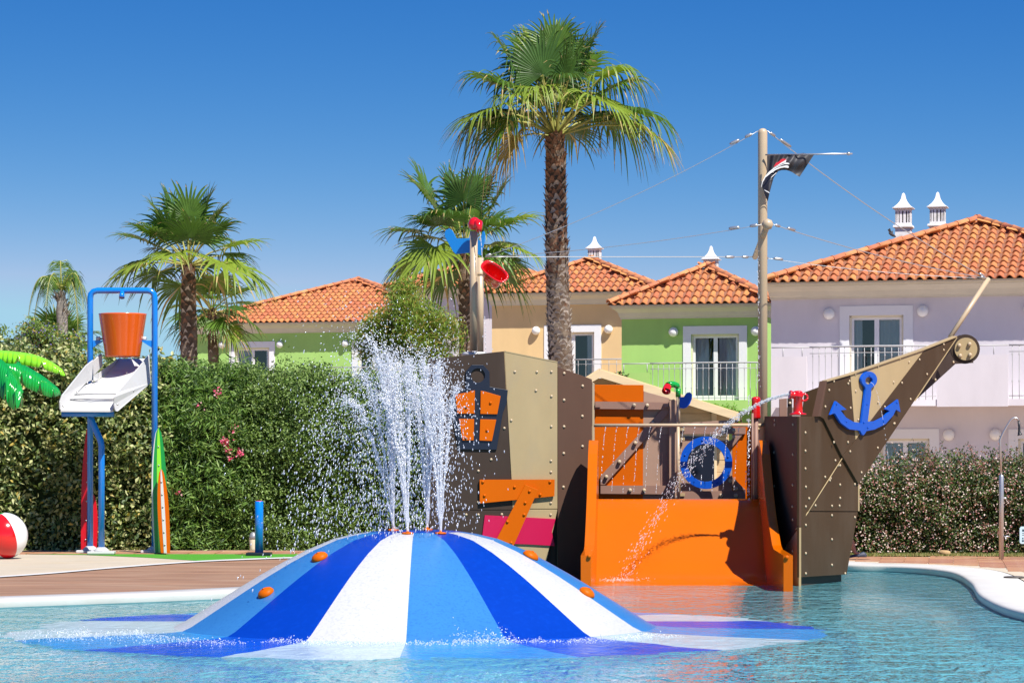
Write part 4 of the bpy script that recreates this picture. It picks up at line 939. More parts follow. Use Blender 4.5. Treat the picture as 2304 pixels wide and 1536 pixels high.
rivets(A, [Z4(565,216),Z4(706,217),Z4(799,216),Z4(700,336),Z4(799,373),Z4(798,566),Z4(796,786),Z4(796,857),Z4(795,1055),Z4(794,1130),Z4(542,527),Z4(497,577),Z4(481,1128),Z4(331,850),Z4(413,777),Z4(330,1050),Z4(253,1130),Z4(331,1130),Z4(720,1215),Z4(622,1232)], ship)
rivets(B, [Z4(880,226),Z4(998,307),Z4(879,397),Z4(879,567),Z4(996,500),Z4(997,693),Z4(877,738),Z4(875,953)], ship, 0, .02)
# closed inner skirt so the hull has a back
mb = MB(); q = [A(962,0), A(1254,0), B(1332,0)]; 
mb.prism([(q[0].x,q[0].y+.05,-.1),(q[0].x+.4,q[0].y+1.5,-.1),(q[2].x-.06,q[2].y+1.2,-.1),(q[2].x-.07,q[2].y+.05,-.1),(q[1].x-.03,q[1].y+.06,-.1)], (0,0,2.55)); part('hull_interior', mb, [M['dbrown']], ship)
dk = A(1063, 789).z
# stern posts
P1 = Vector((at(1066,0,35.0).x, 35.0, 0)); P2 = Vector((at(1080.5,0,35.4).x, 35.4, 0))
zb = at(0,790,35.1).z; zt1 = at(0,520,35.0).z; zt2 = at(0,580,35.4).z
mb = MB(); mb.lathe((P1.x, P1.y, zb), [(.051,0),(.051,zt1-zb)], 20); p_ = part('stern_post', mb, [M['tanp']], ship)
mb = MB(); mb.lathe((P1.x, P1.y, zt1+.001), [(.053,0),(.053,.055)], 20); part('green_collar', mb, [M['lime']], ship)
mb = MB(); mb.lathe((P2.x, P2.y, zb), [(.045,0),(.045,zt2-zb)], 20); part('stern_post', mb, [M['tanp']], ship)
mb = MB(); mb.lathe(((P1.x+P2.x)/2-.03, 35.15, zb-.06), [(.10,-.25),(.10,0),(.165,.0),(.165,.03),(.15,.05),(.0,.05)], 28); part('post_base', mb, [M['white']], ship)
pt = at(1071, 504, 34.98); mb = MB(); prof = [(.088*math.sin(t_)*(1 if t_ < 1.7 else .9), .09*-math.cos(t_)) for t_ in [math.pi*i/14 for i in range(15)]]
mb.lathe((pt.x-.02, pt.y, pt.z), prof, 20); sp_ = at(1078, 515, 34.9); mb.tube([(pt.x,pt.y,pt.z+.01),(pt.x+.035,pt.y-.07,pt.z),(sp_.x,sp_.y-.05,sp_.z-.03)], [.06,.058,.035], 14); part('spray_head', mb, [M['red']], ship)
C1 = Plane(990, 35.3, 1100, 35.1)
Z8 = lambda X, Y: (960+X/4.042, 440+Y/4.042)
board('blue_fin', C1, [Z8(162,345),Z8(172,315),Z8(205,300),Z8(232,318),Z8(268,390),Z8(330,390),Z8(388,386),Z8(460,400),Z8(490,410),Z8(505,330),Z8(520,322),Z8(530,355),Z8(525,420),Z8(495,545),Z8(460,535),Z8(388,520),Z8(265,533),Z8(240,510),Z8(165,375)], M['lblue'], ship, .02)
# tilting red bucket on the post
def bucket_red():
    mb = MB(); c = at(1113, 611, 34.75); up = Vector((.20,-.80,.56)).normalized(); sx = Vector((.68,.0,-.73)); sx = (sx-up*sx.dot(up)).normalized(); sy = up.cross(sx)
    prof = [(.0,-.27),(.35,-.265),(.58,-.22),(.72,-.12),(.90,-.01),(1.0,-.01),(1.0,.012),(.88,.012),(.80,-.03),(.62,-.14),(.45,-.21),(.0,-.225)]
    n = 28
    for r_, h_ in prof:
        for j in range(n):
            t = 2*math.pi*j/n; ct, st = math.cos(t), math.sin(t); e = .7
            mb.v.append(c+up*h_+sx*(abs(ct)**e*(1 if ct > 0 else -1))*r_*.20+sy*(abs(st)**e*(1 if st > 0 else -1))*r_*.115)
    for i in range(len(prof)-1):
        for j in range(n): a = i*n+j; b_ = i*n+(j+1) % n; mb.f.append([a,b_,b_+n,a+n]); mb.m.append(0); mb.sm.append(True)
    return mb
bk = part('tipping_bucket', bucket_red(), [M['red']], ship)
mb = MB(); a = at(1074,617,35.0); mb.tube([a, (a.x+.16,a.y,a.z)], .022, 10); mb.tube([(a.x+.16,a.y,a.z), (a.x+.21,a.y,a.z)], .030, 10); part('bucket_axle', mb, [M['tanp']], ship)
# gate
G = Plane(1338, 35.6, 1700, 35.6)
board('gate_board', G, [Z5(100,225),Z5(392,227),Z5(388,910),Z5(100,910)], M['orange'], ship, .02)
board('gate_board', G, [Z5(393,265),Z5(480,288),Z5(545,305),Z5(545,910),Z5(365,910),Z5(389,500)], M['taupe'], ship, .02, -.002)
board('gate_board', G, [Z5(480,520),Z5(545,520),Z5(545,910),Z5(500,910)], M['beam'], ship, .02, .004)
board('gate_beam', G, [Z5(103,325),Z5(545,331),Z5(545,375),Z5(103,370)], M['beam'], ship, .05, .06)
board('gate_beam', G, [Z5(135,826),Z5(545,826),Z5(545,878),Z5(135,874)], M['beam'], ship, .05, .06)
board('gate_beam', G, [Z5(135,770),Z5(500,375),Z5(545,375),Z5(545,392),Z5(160,822),Z5(135,822)], M['beam'], ship, .04, .05)
for q in (Z5(335,348),Z5(413,348),Z5(342,572),Z5(445,452),Z5(248,684),Z5(170,773),Z5(311,853),Z5(395,853)): rivets(G, [q], ship, .06, .026, BOLT, 'bolt_cap')
board('gate_post', G, [Z5(545,320),Z5(570,312),Z5(589,320),Z5(589,905),Z5(545,905)], M['taupe'], ship, .09, .12)
board('edge_post', G, [(1332.5,860),(1337.5,862),(1337.5,1000),(1332.5,1000)], M['tanp'], ship, .05, .10)
mb = MB(); a = G(1525.5, 870, .20); b_ = G(1525.5, 1122, .20); mb.tube([(a.x,a.y,b_.z),(a.x,a.y,a.z)], .020, 12); part('pipe_post', mb, [M['tanp']], ship)
rp = [(CX+(G(*Z5(765,690), .22).x)*F/G(*Z5(765,690), .22).y, 0)]
cxr, cyr = Z5(765, 690)
# right half of the gate with the life ring
board('gate_board', G, [Z5(610,545),Z5(920,560),Z5(920,905),Z5(610,905)], M['taupe'], ship, .02, -.004, holes=[circ(cxr, cyr, 46, 32)])
board('gate_board', G, [Z5(921,455),Z5(1035,455),Z5(1035,905),Z5(921,905)], M['orange'], ship, .02)
board('gate_beam', G, [Z5(608,478),Z5(1000,478),Z5(1000,519),Z5(608,519)], M['beam'], ship, .05, .05)
board('gate_board', G, [Z5(608,455),Z5(905,436),Z5(910,477),Z5(608,477)], M['taupe'], ship, .02, .002)
board('gate_beam', G, [Z5(608,860),Z5(1000,856),Z5(1000,905),Z5(608,905)], M['beam'], ship, .05, .05)
board('gate_beam', G, [Z5(880,800),Z5(915,765),Z5(1000,852),Z5(952,856)], M['beam'], ship, .04, .04)
board('gate_beam', G, [Z5(885,585),Z5(945,520),Z5(985,520),Z5(910,610)], M['beam'], ship, .04, .04)
board('gate_post', G, [Z5(1036,440),Z5(1062,440),Z5(1062,905),Z5(1036,905)], M['taupe'], ship, .08, .08)
for q in (Z5(868,497),Z5(930,496),Z5(929,535),Z5(888,563),Z5(908,797),Z5(942,843),Z5(853,884),Z5(941,883)): rivets(G, [q], ship, .051, .026, BOLT, 'bolt_cap')
for q in ((610,490),(610,548),(610,880)): board('wood_stub', G, [Z5(q[0],q[1]-8),Z5(q[0]+28,q[1]-8),Z5(q[0]+28,q[1]+10),Z5(q[0],q[1]+10)], M['tan'], ship, .06, .09)
for q in ((103,348),(510,348)): board('wood_stub', G, [Z5(q[0],q[1]-10),Z5(q[0]+32,q[1]-10),Z5(q[0]+32,q[1]+12),Z5(q[0],q[1]+12)], M['beam'], ship, .06, .12)
Gd = Plane(1540, 36.9, 1640, 36.9); board('dark_screen', Gd, [(1538,980),(1607,980),(1607,1110),(1538,1110)], M['navy'], ship, .02)
Gr = Plane(1530, 35.2, 1650, 35.2)
mb = MB(); mb.prism([Gr(*q) for q in circ(cxr, cyr, 59, 48)], -Gr.n*.05, 0, [[Gr(*q) for q in circ(cxr, cyr, 42.5, 48)]]); lr = part('life_ring', mb, [M['anch']], ship, bevel=.012)
rivets(Gr, [(cxr+51*math.cos(R(t_)), cyr+51*math.sin(R(t_))) for t_ in (-100,-15,60,200)], ship, 0, .014, RIVB)
# dribbling pipe across the slide
mb = MB(); a = at(1336, 956.5, 34.9); b_ = at(1719, 956, 34.9); mb.tube([a, b_], .022, 12); part('drip_pipe', mb, [M['tanp']], ship)
mb = MB(); a = at(1526, 956, 34.9); b_ = at(1526, 1122, 34.9); mb.tube([(a.x,34.9,a.z-.02),(a.x,34.9,1.0)], .021, 12); part('pipe_stand', mb, [M['tanp']], ship)
mb = MB(); a = at(1704, 968, 35.0); mb.lathe((a.x,a.y,a.z), [(.0,-.05),(.04,-.045),(.052,0),(.04,.045),(0,.05)], 14, 0, (1,0,.1)); part('pipe_knuckle', mb, [M['tan']], ship)
# hook pipe: green bend with red mouth, blue fin
mb = MB(); D = 35.3; c0 = at(1526, 893, D); c1 = at(1526, 873, D); c2 = at(1516, 864.5, D); c3 = at(1503, 868, D-.06); c4 = at(1499, 880, D-.12)
mb.tube([c0, c1], .035, 14); mb.tube([c1, at(1523,867,D), c2, at(1509,864.5,D-.02), c3], [.036,.04,.042,.045,.05], 14, 0); part('bent_nozzle', mb, [M['ggreen']], ship)
mb = MB(); mb.tube([c3, at(1500,875,D-.09), c4], [.05,.055,.06], 14, cap=False); part('nozzle_mouth', mb, [M['red']], ship)
mb = MB(); mb.tube([at(1528,893,D), at(1528,957,D)], .014, 10); part('nozzle_pipe', mb, [M['tanp']], ship)
K = Plane(1520, 35.28, 1570, 35.28)
board('blue_fin', K, [Z5(607,300),Z5(632,298),Z5(640,285),Z5(652,272),Z5(668,270),Z5(682,284),Z5(680,310),Z5(668,340),Z5(650,360),Z5(630,367),Z5(607,364)], M['anch'], ship, .02)

# slide
def zd(py, D): return EYE+(HY-py)*D/F
bedp = [(34.62,zd(1130,34.6)-.15),(34.62,zd(1130,34.6)),(34.58,zd(1123.5,34.58)),(34.50,zd(1122,34.5)),(34.40,zd(1126,34.4)),(34.2,zd(1152,34.2)),(33.95,.60),(33.72,.30),(33.55,.12),(33.38,.035),(33.1,.004),(32.4,-.006),(31.35,-.02)]
mb = MB(); nx = 12
def xl(y): return np.interp(y, [31.25,34.6], [.90,1.10])+.02
def xrr(y): return 3.205
for y, z in bedp:
    for i in range(nx+1): mb.v.append(Vector((xl(y)+(xrr(y)-xl(y))*i/nx, y, z)))
for k in range(len(bedp)-1):
    for i in range(nx): a = k*(nx+1)+i; mb.f.append([a,a+1,a+nx+2,a+nx+1]); mb.m.append(0); mb.sm.append(True)
part('slide_bed', mb, [M['slide']], ship)
sidep = [(34.62,.6),(34.62,1.62),(34.58,1.74),(34.48,1.80),(34.36,1.795),(34.24,1.74),(34.05,1.62),(33.75,1.30),(33.5,1.06),(33.2,.83),(32.9,.64),(32.65,.50),(32.45,.455),(31.4,.425),(31.28,.42),(31.28,-.25),(34.62,-.25)]
mb = MB(); mb.prism([(3.185,y,z) for y, z in sidep], (.11,0,0)); part('slide_side', mb, [M['slide']], ship, bevel=.012)
mb = MB(); v0 = [(xl(y)-.115,y,z) for y, z in sidep]; v1 = [(xl(y)+.005,y,z) for y, z in sidep]
tr = tessellate_polygon([[Vector(p) for p in v0]]); n_ = len(v0); mb.add(v0+v1, [tuple(t) for t in tr]+[tuple(n_+i for i in reversed(t)) for t in tr]+[(i,(i+1) % n_,n_+(i+1) % n_,n_+i) for i in range(n_)]); part('slide_side', mb, [M['slide']], ship, bevel=.012)
Fr = Plane(1300, 31.27, 1800, 31.27)
rivets(Fr, [Z5(1245,1253), Z5(68,1247)], ship, 0.0, .026, RIVO)

# bow
Lp = Plane(1720, 34.85, 1797.5, 32.6); Rp = Plane(1797.5, 32.6, 1931, 34.2)
board('bow_panel', Lp, [(1720,936),(1797.2,936.5),(1797.2,1184),(1757,1243),(1735,1290),(1720,1290)], M['mbrown'], ship, .03)  # lighter brown board makes up in colour for the sunlight this side misses
board('bow_panel', Lp, [(1797.2,1186),(1797.2,1333),(1770,1333),(1757,1244)], M['tan'], ship, .03)
board('bow_panel', Rp, [(1798,936.5),Z6(335,741),Z6(360,752),Z6(447,925),(1797.8,1183)], M['xbrown'], ship, .03)
board('bow_panel', Rp, [Z6(449,931),Z6(520,1058),(1931,1149.5),(1818,1149)], M['xbrown'], ship, .03)
board('bow_panel', Rp, [(1817,1151),(1930.5,1151.5),(1905,1291.5),(1798,1298),(1798,1184)], M['xbrown'], ship, .03)
board('bow_rib', Rp, [(1800,1138),(1926,1138),(1926,1162),(1800,1162)], M['dbrown'], ship, .04, -.032)
mb = MB(); mb.prism([Rp(1931,1090,.002),Rp(1934,1090,.002),Rp(1934,1149,.002),Rp(1931,1149,.002)], -Rp.n*.03); part('edge_trim', mb, [M['tan']], ship)
mb = MB(); mb.tube([Rp(*Z6(446,934),.012), Rp(*Z6(288,1184),.012)], .007, 5); mb.tube([Rp(*Z6(288,1184),.012), Lp(*Z6(230,1266),.02)], .007, 5); part('panel_edge_strip', mb, [M['tan']], ship)  # raised tan strip drawn for the pale edge between the bow panels
rivets(Lp, [Z6(*q) for q in ((132,757),(132,778),(218,777),(129,908),(217,917),(130,1064),(216,1059),(215,1160),(217,1221),(215,1367))], ship)
rivets(Rp, [Z6(*q) for q in ((273,815),(273,900),(273,983),(290,1122),(320,1155),(275,1160),(275,1068),(365,1022),(391,1028),(413,945),(435,968),(387,1038),(435,1058),(435,1120),(432,1156),(397,1157),(397,1201),(275,1246),(397,1313),(275,1378),(397,1432),(275,1472),(459,1472),(504,1056),(504,1210),(427,968))], ship)
# anchor panel, a little proud and leaning over the lower bow
Q = Rp
top_ = [Z6(375,575), Z6(485,545), Z6(830,428), Z6(985,368)]
board('bow_panel', Q, [Z6(375,577),Z6(484,547),Z6(507,850),Z6(446,925),Z6(360,750),Z6(340,738)], M['xbrown'], ship, .03, .03)
board('bow_panel', Q, [Z6(485,547),Z6(830,430),Z6(577,762),Z6(509,848)], M['tan'], ship, .03, .03)
board('bow_panel', Q, [Z6(831,430),Z6(985,370),Z6(785,665),Z6(523,1055),Z6(448,926),Z6(509,851),Z6(578,764)], M['xbrown'], ship, .03, .03)
mb = MB(); tl_ = [(375,572),(485,541),(830,424),(982,364)]
for i in range(3): mb.prism([Q(*Z6(*tl_[i]),.05),Q(*Z6(*tl_[i+1]),.05),Q(*Z6(tl_[i+1][0],tl_[i+1][1]+6),.05),Q(*Z6(tl_[i][0],tl_[i][1]+6),.05)], -Q.n*.07)
part('gunwale', mb, [M['tan']], ship)
mb = MB(); mb.prism([Q(*Z6(368,575),.05),Q(*Z6(376,575),.05),Q(*Z6(346,739),.05),Q(*Z6(333,739),.05)], -Q.n*.08); part('edge_trim', mb, [M['mbrown']], ship)
Q2 = Plane(1853, 34.3, 1931, 35.25)
board('bow_panel', Q2, [Z6(983,372),Z6(1000,360),Z6(1060,490),Z6(975,495),Z6(785,668),Z6(700,700)], M['dbrown'], ship, .03, 0)
mb = MB(); mb.prism([Q(*Z6(980,374),.034),Q(*Z6(985,372),.034),Q(*Z6(788,668),.034),Q(*Z6(783,668),.034)], -Q.n*.03); part('edge_trim', mb, [M['tan']], ship)
QD = Rp(2160,785).y; Q3 = Plane(2140, QD, 2210, QD)
board('figure_disc', Q3, circ(2172, 785, 33, 40), M['dbrown'], ship, .05, 0); board('figure_disc', Q3, circ(2173.5, 785, 25.5, 40), M['tan'], ship, .02, .03)
rivets(Q3, [(2158,777),(2181,774),(2160,800),(2182,798)], ship, .031, .028, BOLT, 'bolt_cap')
rivets(Q, [Z6(*q) for q in ((384,617),(366,694),(506,543),(406,576),(612,506),(714,470),(790,441),(757,486),(685,580),(508,622),(479,575),(473,587),(724,583),(806,475),(919,404),(919,430),(841,543),(764,659),(687,773),(611,886),(535,1001),(482,903),(472,860),(406,860),(484,700),(880,568),(520,755),(690,772),(612,674),(644,695))], ship, .031)
rivets(Q2, [Z6(964,487),Z6(880,569)], ship, .002, .022)
# decks behind the bow panels
board('deck_panel', Plane(1750, 34.9, 1860, 34.9), [Z6(270,627),Z6(372,590),Z6(345,745),Z6(250,745),Z6(262,700)], M['xbrown'], ship, .03)
board('deck_panel', Plane(1750, 34.2, 1860, 34.2), [Z6(192,654),Z6(212,658),Z6(212,740),Z6(192,740)], M['dbrown'], ship, .05)
board('deck_panel', Plane(1750, 34.4, 1860, 34.4), [Z6(153,658),Z6(188,655),Z6(188,740),Z6(153,740)], M['beam'], ship, .05)
rivets(Plane(1750, 34.2, 1860, 34.2), [Z6(202,678)], ship, .002, .02)
zc = zd(937, 32.65); la, lb, ra = Lp(1720,936), Lp(1797,936), Rp(*Z6(335,741))
mb = MB(); mb.prism([(la.x,la.y+.035,zc-.03),(lb.x,lb.y+.04,zc-.03),(ra.x-.02,ra.y+.06,zc-.03),(ra.x+.1,ra.y+1.6,zc-.03),(la.x+.03,la.y+.3,zc-.03)], (0,0,.026)); part('fore_deck', mb, [M['mbrown']], ship)
mb = MB(); r9 = Rp(1905,1200); mb.prism([(la.x+.08,la.y+.05,-.1),(lb.x+.0,lb.y+.10,-.1),(r9.x-.06,r9.y+.06,-.1),(r9.x-.1,r9.y+1.2,-.1),(la.x+.08,r9.y+1.2,-.1)], (0,0,1.95)); part('hull_interior', mb, [M['dbrown']], ship)
# anchor emblem
AP = Plane(1797.5, 32.56, 1931, 34.16)
an = [(547,531+0)]
outl = []
def zz(pts): return [Z6(*p) for p in pts]
ringo = [Z6(573+37*math.cos(R(t_)), 568+38*math.sin(R(t_))) for t_ in range(125, 125+291, 15)]
arm_r = zz([(582,610),(582,640),(566,764),(600,762),(640,742),(668,715),(648,705),(708,660),(719,720),(698,708),(685,735),(650,775),(600,800),(560,808),(552,822),(545,828),(538,822),(530,806)])
arm_l = zz([(480,800),(440,770),(412,725),(392,732),(418,668),(468,708),(440,712),(465,745),(500,765),(537,770),(553,640),(556,610)])
mb = MB(); mb.prism([AP(*p,.06) for p in ringo+arm_r+arm_l], -AP.n*.03, 0, [[AP(*q,.06) for q in circ(*Z6(572,573), 8.5, 18)]]); part('anchor_emblem', mb, [M['anch']], ship, bevel=.008)
rivets(AP, [Z6(*q) for q in ((420,682),(466,763),(547,768),(640,762),(702,676),(566,792),(562,683),(573,548))], ship, .061, .013, RIVB)
# bowsprit
mb = MB(); a = at(2138,758,QD+.05); b_ = at(2224,627,QD+.5); mb.tube([a, b_], .034, 14); part('bowsprit', mb, [M['tanp']], ship)
# water cannons
def cannon(px, py, D, flip=1, h=.30):
    p = at(px, py, D); mb = MB()
    mb.lathe((p.x,p.y,p.z), [(.105,-.0),(.105,.016),(.085,.02),(.058,.03),(.058,.05),(.055,h*.72),(.066,h*.74),(.066,h*.80),(.055,h*.84),(.06,h*.93),(.04,h*.99),(.0,h)], 20)
    mb.tube([(p.x-.015,p.y,p.z+h*.80),(p.x-.10*flip,p.y-.03,p.z+h*.83)], [.05,.042], 14); mb.tube([(p.x-.085*flip,p.y-.03,p.z+h*.825),(p.x-.11*flip,p.y-.035,p.z+h*.84)], [.052,.052], 14)
    return mb, p
mb, p = cannon(1795.5, 933, 32.95); 
hc = p+Vector((.075,0,.215)); mb.tube([hc+Vector((.042*math.cos(t_), -.01, .042*math.sin(t_))) for t_ in [math.pi*2*i/16 for i in range(17)]], .014, 8)
part('water_cannon', mb, [M['red']], ship); can = p
mb = MB(); p = at(1701, 938, 34.6); mb.lathe((p.x,p.y,p.z-.02), [(.055,0),(.06,.02),(.058,.12),(.055,.22),(.06,.25),(.05,.275),(.02,.285),(0,.286)], 18); part('water_cannon', mb, [M['red']], ship)
mb = MB(); mb.tube([(p.x-.05,p.y-.05,p.z+.05),(p.x-.05,p.y-.05,.9)], .014, 8); mb.tube([(p.x,p.y,p.z-.02),(p.x,p.y,.95)], .03, 10); part('cannon_stand', mb, [M['beam']], ship)
# mast and yard
MD = 35.0; mz = at(0,300,MD).z; mxp = at(1716,0,MD).x
mb = MB(); mb.lathe((mxp,MD,.0), [(.062,0),(.062,mz-.0),(.058,mz+.03),(.045,mz+.05),(.02,mz+.062),(0,mz+.064)], 24); part('mast', mb, [M['tanp']], ship)
ya = at(1727,505,34.0); yb = at(1699,578,36.9); 
mb = MB(); mb.tube([ya, yb], .040, 14); part('yard', mb, [M['tanp']], ship)
mb = MB(); mb.lathe(ya, [(.0,-.075),(.05,-.055),(.075,0),(.055,.05),(0,.075)], 16); part('yard_cap', mb, [M['tanp']], ship)
# rigging
def cable(a, b, sag=.0, r=.006, tb=()):
    a = Vector(a); b = Vector(b); n = 14; mb = MB(); pts = [a.lerp(b, i/n)-Vector((0,0,sag*4*(i/n)*(1-i/n))) for i in range(n+1)]; mb.tube(pts, r, 5)
    c = part('rigging_cable', mb, [M['wire']], ship); d = (b-a).normalized()
    for (off, ln) in tb:
        mb = MB(); p = a+d*off if off >= 0 else b+d*off
        mb.tube([p-d*ln/2, p-d*ln*.3, p+d*ln*.3, p+d*ln/2], [.012,.020,.020,.012], 8); part('turnbuckle', mb, [M['steel']], c)
mt_l = at(1706,295,MD-.0); mt_r = at(1727,295,MD); post = at(1091,578,35.35); bs = at(2220,626,QD+.48); yL = Vector((ya.x-.06,ya.y,ya.z)); yR = Vector((ya.x+.07,ya.y,ya.z)); fL = Vector((yb.x-.03,yb.y,yb.z)); fR = Vector((yb.x+.04,yb.y,yb.z))
cable(mt_l, post, .10, .0045, ((.14,.10),(.34,.14),(-.05,.08))); cable(mt_r, bs, .10, .0065, ((.10,.10),(.36,.22),(-.12,.10)))
cable(yL, post, .06, .0045, ((.12,.10),(.38,.14))); cable(yR, bs, .06, .006, ((.10,.10),(.40,.16),(-.10,.10)))
cable(fL, post, .0, .0065, ((.12,.10),(.36,.14))); cable(fR, bs, .05, .0045, ((.10,.10),(.30,.14)))

# flag, hangs from a thin rod on the mast
fl = empty('pirate_flag', at(1727,347,34.85), label='black pirate flag crumpled on a thin rod near the mast top', cat='flag')
mb = MB(); a = at(1722,348.5,34.9); b_ = at(1918,346,34.5); mb.tube([a, b_], .010, 8); mb.lathe(b_-Vector((.05,0,0)), [(.008,-.02),(.022,-.015),(.022,.015),(.008,.02)], 10, 0, (1,0,0)); part('flag_rod', mb, [M['steel']], fl)
M['flag'] = mat('black_flag_cloth', (.035,.033,.038), .55, .5, var=.1, vscale=4); M['fred'] = mat('red_print', (.60,.01,.03), .7); M['fwhite'] = mat('white_print', (.78,.78,.76), .7)
Zf = lambda X, Y: (1700+X/10.97, 320+Y/10.97)
topc = [(285,330),(420,322),(560,312),(700,305),(850,300),(1000,292),(1180,262),(1450,300)]
botc = [(165,1120),(200,1240),(300,1440),(410,930),(520,760),(800,690),(950,770),(1085,855)]
# cloth as a grid between the rod edge and the hanging edge
tp = [(285,330),(390,326),(490,320),(600,312),(700,306),(800,304),(900,300),(1010,294),(1170,268),(1300,285),(1450,300)]
bt = [(300,1460),(350,1240),(400,1050),(450,870),(560,715),(650,690),(760,690),(830,710),(900,740),(990,800),(1085,858)]
lft_ = [(285,330),(285,560),(285,780),(230,900),(160,1060),(220,1230),(300,1460)]
rows_ = 20; cols = 40; mb = MB()
def lerp_list(l, t): 
    t = t*(len(l)-1); i = min(int(t), len(l)-2); f = t-i; return (l[i][0]*(1-f)+l[i+1][0]*f, l[i][1]*(1-f)+l[i+1][1]*f)
uvs = []
for i in range(cols+1):
    u = i/cols
    T = lerp_list(tp, u); Bp = lerp_list(bt, u)
    for j in range(rows_+1):
        w = j/rows_; x = T[0]*(1-w)+Bp[0]*w; y = T[1]*(1-w)+Bp[1]*w
        le = lerp_list(lft_, w); k_ = max(0, 1-u/.22)**2; bx = T[0]*(1-w)+Bp[0]*w
        ref = lerp_list(tp, 0)[0]*(1-w)+lerp_list(bt, 0)[0]*w; x += (le[0]-ref)*k_
        d = 34.78-.05*w+.030*math.sin(u*26+w*2.5)*(1-.55*u)*(1.1-w*.5)+.05*math.sin(w*5+u*4)*w
        mb.v.append(at(*Zf(x, y), d)); uvs.append((x, y))
def indl(x, y, l): 
    c = False
    for i in range(len(l)):
        a, b = l[i], l[i-1]
        if (a[1] > y) != (b[1] > y) and x < (b[0]-a[0])*(y-a[1])/(b[1]-a[1])+a[0]: c = not c
    return c
for i in range(cols):
    for j in range(rows_):
        a = i*(rows_+1)+j; mb.f.append([a, a+rows_+1, a+rows_+2, a+1]); mb.m.append(0); mb.sm.append(True)
cl_ = part('cloth', mb, [M['flag']], fl, fix=False)
def strip(pts, m, o): 
    mb = MB(); v = []
    for (x, y, w) in pts:
        for s_ in (-1, 1): v.append(at(*Zf(x+s_*w*.5, y+s_*w*.8), 34.66-o))
    mb.add(v, [(2*i, 2*i+1, 2*i+3, 2*i+2) for i in range(len(pts)-1)]); part('flag_print', mb, [m], fl, fix=False)
strip([(450,610,4),(520,540,34),(600,510,40),(650,470,50),(700,430,30),(760,430,10)], M['fred'], .0)
strip([(440,640,4),(560,575,14),(640,530,26),(720,490,30),(755,440,8)], M['fwhite'], .004)
strip([(140,1110,6),(170,980,12),(250,840,14),(340,740,14),(470,640,14),(600,575,15),(700,530,18),(770,525,26),(830,530,20)], M['fwhite'], .004)
strip([(250,860,8),(360,760,16),(480,680,16),(600,625,18),(700,605,22),(780,605,40),(815,600,22)], M['fwhite'], .006)
strip([(380,880,6),(440,820,10),(515,755,8)], M['fwhite'], .004)
strip([(220,1180,14),(270,1210,22),(330,1240,22),(345,1250,12)], M['fwhite'], .004)
# ------------------------------------------------------------ striped fountain dome
DC = Vector(((935-CX)*24/F, 24, 0)); DW = (.50,.50,.50)
M['dw'] = mat('dome_white', DW, .30, .4, var=.03, vscale=2, var2=((.36,.38,.42), 42, .6)); M['dl'] = mat('dome_light_blue', (.034,.175,.43), .28, .4, var=.05, vscale=2, var2=((.02,.12,.36), 42, .6)); M['dd'] = mat('dome_deep_blue', (.001,.036,.33), .28, .4, var=.05, vscale=2, var2=((.002,.05,.42), 22, .4))
dome = empty('fountain_dome', (DC.x, DC.y, 0), label='low striped blue and white water dome with four jets in the pool', cat='water dome')
prof = [(0,.905),(.10,.905),(.25,.900),(.36,.893),(.42,.886),(.55,.866),(.74,.822),(.98,.722),(1.18,.620),(1.38,.508),(1.54,.412),(1.75,.282),(1.95,.158),(2.08,.078),(2.16,.042),(2.30,.030),(2.6,.022),(2.9,.016),(3.1,.010),(3.35,.007),(3.6,.001),(3.82,-.012),(3.95,-.05),(3.97,-.29)]
def dz(r): return float(np.interp(r, [p[0] for p in prof], [p[1] for p in prof]))
NS = 128; mb = MB()
for r, z in prof:
    for j in range(NS):
        a = 2*math.pi*j/NS; mb.v.append(Vector((DC.x+r*math.sin(a), DC.y-r*math.cos(a), z+.0)))
SEC = (1,2,0,1, 2,0,1,2, 0,1,2,0, 0,1,2,0)
def dome_faces(mb, i0, i1):
    for i in range(i0, i1):
        for j in range(NS):
            a, b = i*NS+j, i*NS+(j+1) % NS; mb.f.append([a, b, b+NS, a+NS]); mb.m.append(2 if prof[i+1][0] <= .4201 else SEC[j//8]); mb.sm.append(True)
k14 = [p[0] for p in prof].index(2.16); vv = list(mb.v)
dome_faces(mb, 0, k14); sh_ = part('dome_shell', mb, [M['dw'], M['dl'], M['dd']], dome)
def film(name, rgb):          # board under a moving film of water
    m = mat(name, rgb, .22, .35, var=.12, vscale=3); t = m.node_tree; b = t.nodes['Principled BSDF']; N = t.nodes.new; L = t.links.new
    b.inputs['Coat Weight'].default_value = .12; b.inputs['Coat Roughness'].default_value = .04; tc = N('ShaderNodeTexCoord')
    mp = N('ShaderNodeMapping'); mp.inputs['Scale'].default_value = (1,1,1); L(tc.outputs['Object'], mp.inputs[0]); n = N('ShaderNodeTexNoise'); n.inputs['Scale'].default_value = 7; n.inputs['Detail'].default_value = 5; n.inputs['Distortion'].default_value = .8
    L(mp.outputs[0], n.inputs['Vector']); bp = N('ShaderNodeBump'); bp.inputs['Strength'].default_value = .6; bp.inputs['Distance'].default_value = .05; L(n.outputs[0], bp.inputs['Height']); L(bp.outputs[0], b.inputs['Normal']); L(bp.outputs[0], b.inputs['Coat Normal'])
    return m
mb = MB(); mb.v = [Vector(v) for v in vv]
for i, (r, z) in enumerate(prof):
    for j in range(NS):
        v = mb.v[i*NS+j]
        if 2.5 < r < 3.93: v.z += .012*mnoise.noise(Vector((v.x*1.7, v.y*3.6, 1)))*min(1, (r-2.5)*1.5)+.006*mnoise.noise(Vector((v.x*5, v.y*8, 4)))*min(1, (r-2.5))
dome_faces(mb, k14, len(prof)-1); part('wet_skirt', mb, [film('film_white', (.40,.52,.56)), film('film_light', (.04,.25,.56)), film('film_deep', (.004,.07,.50))], dome)
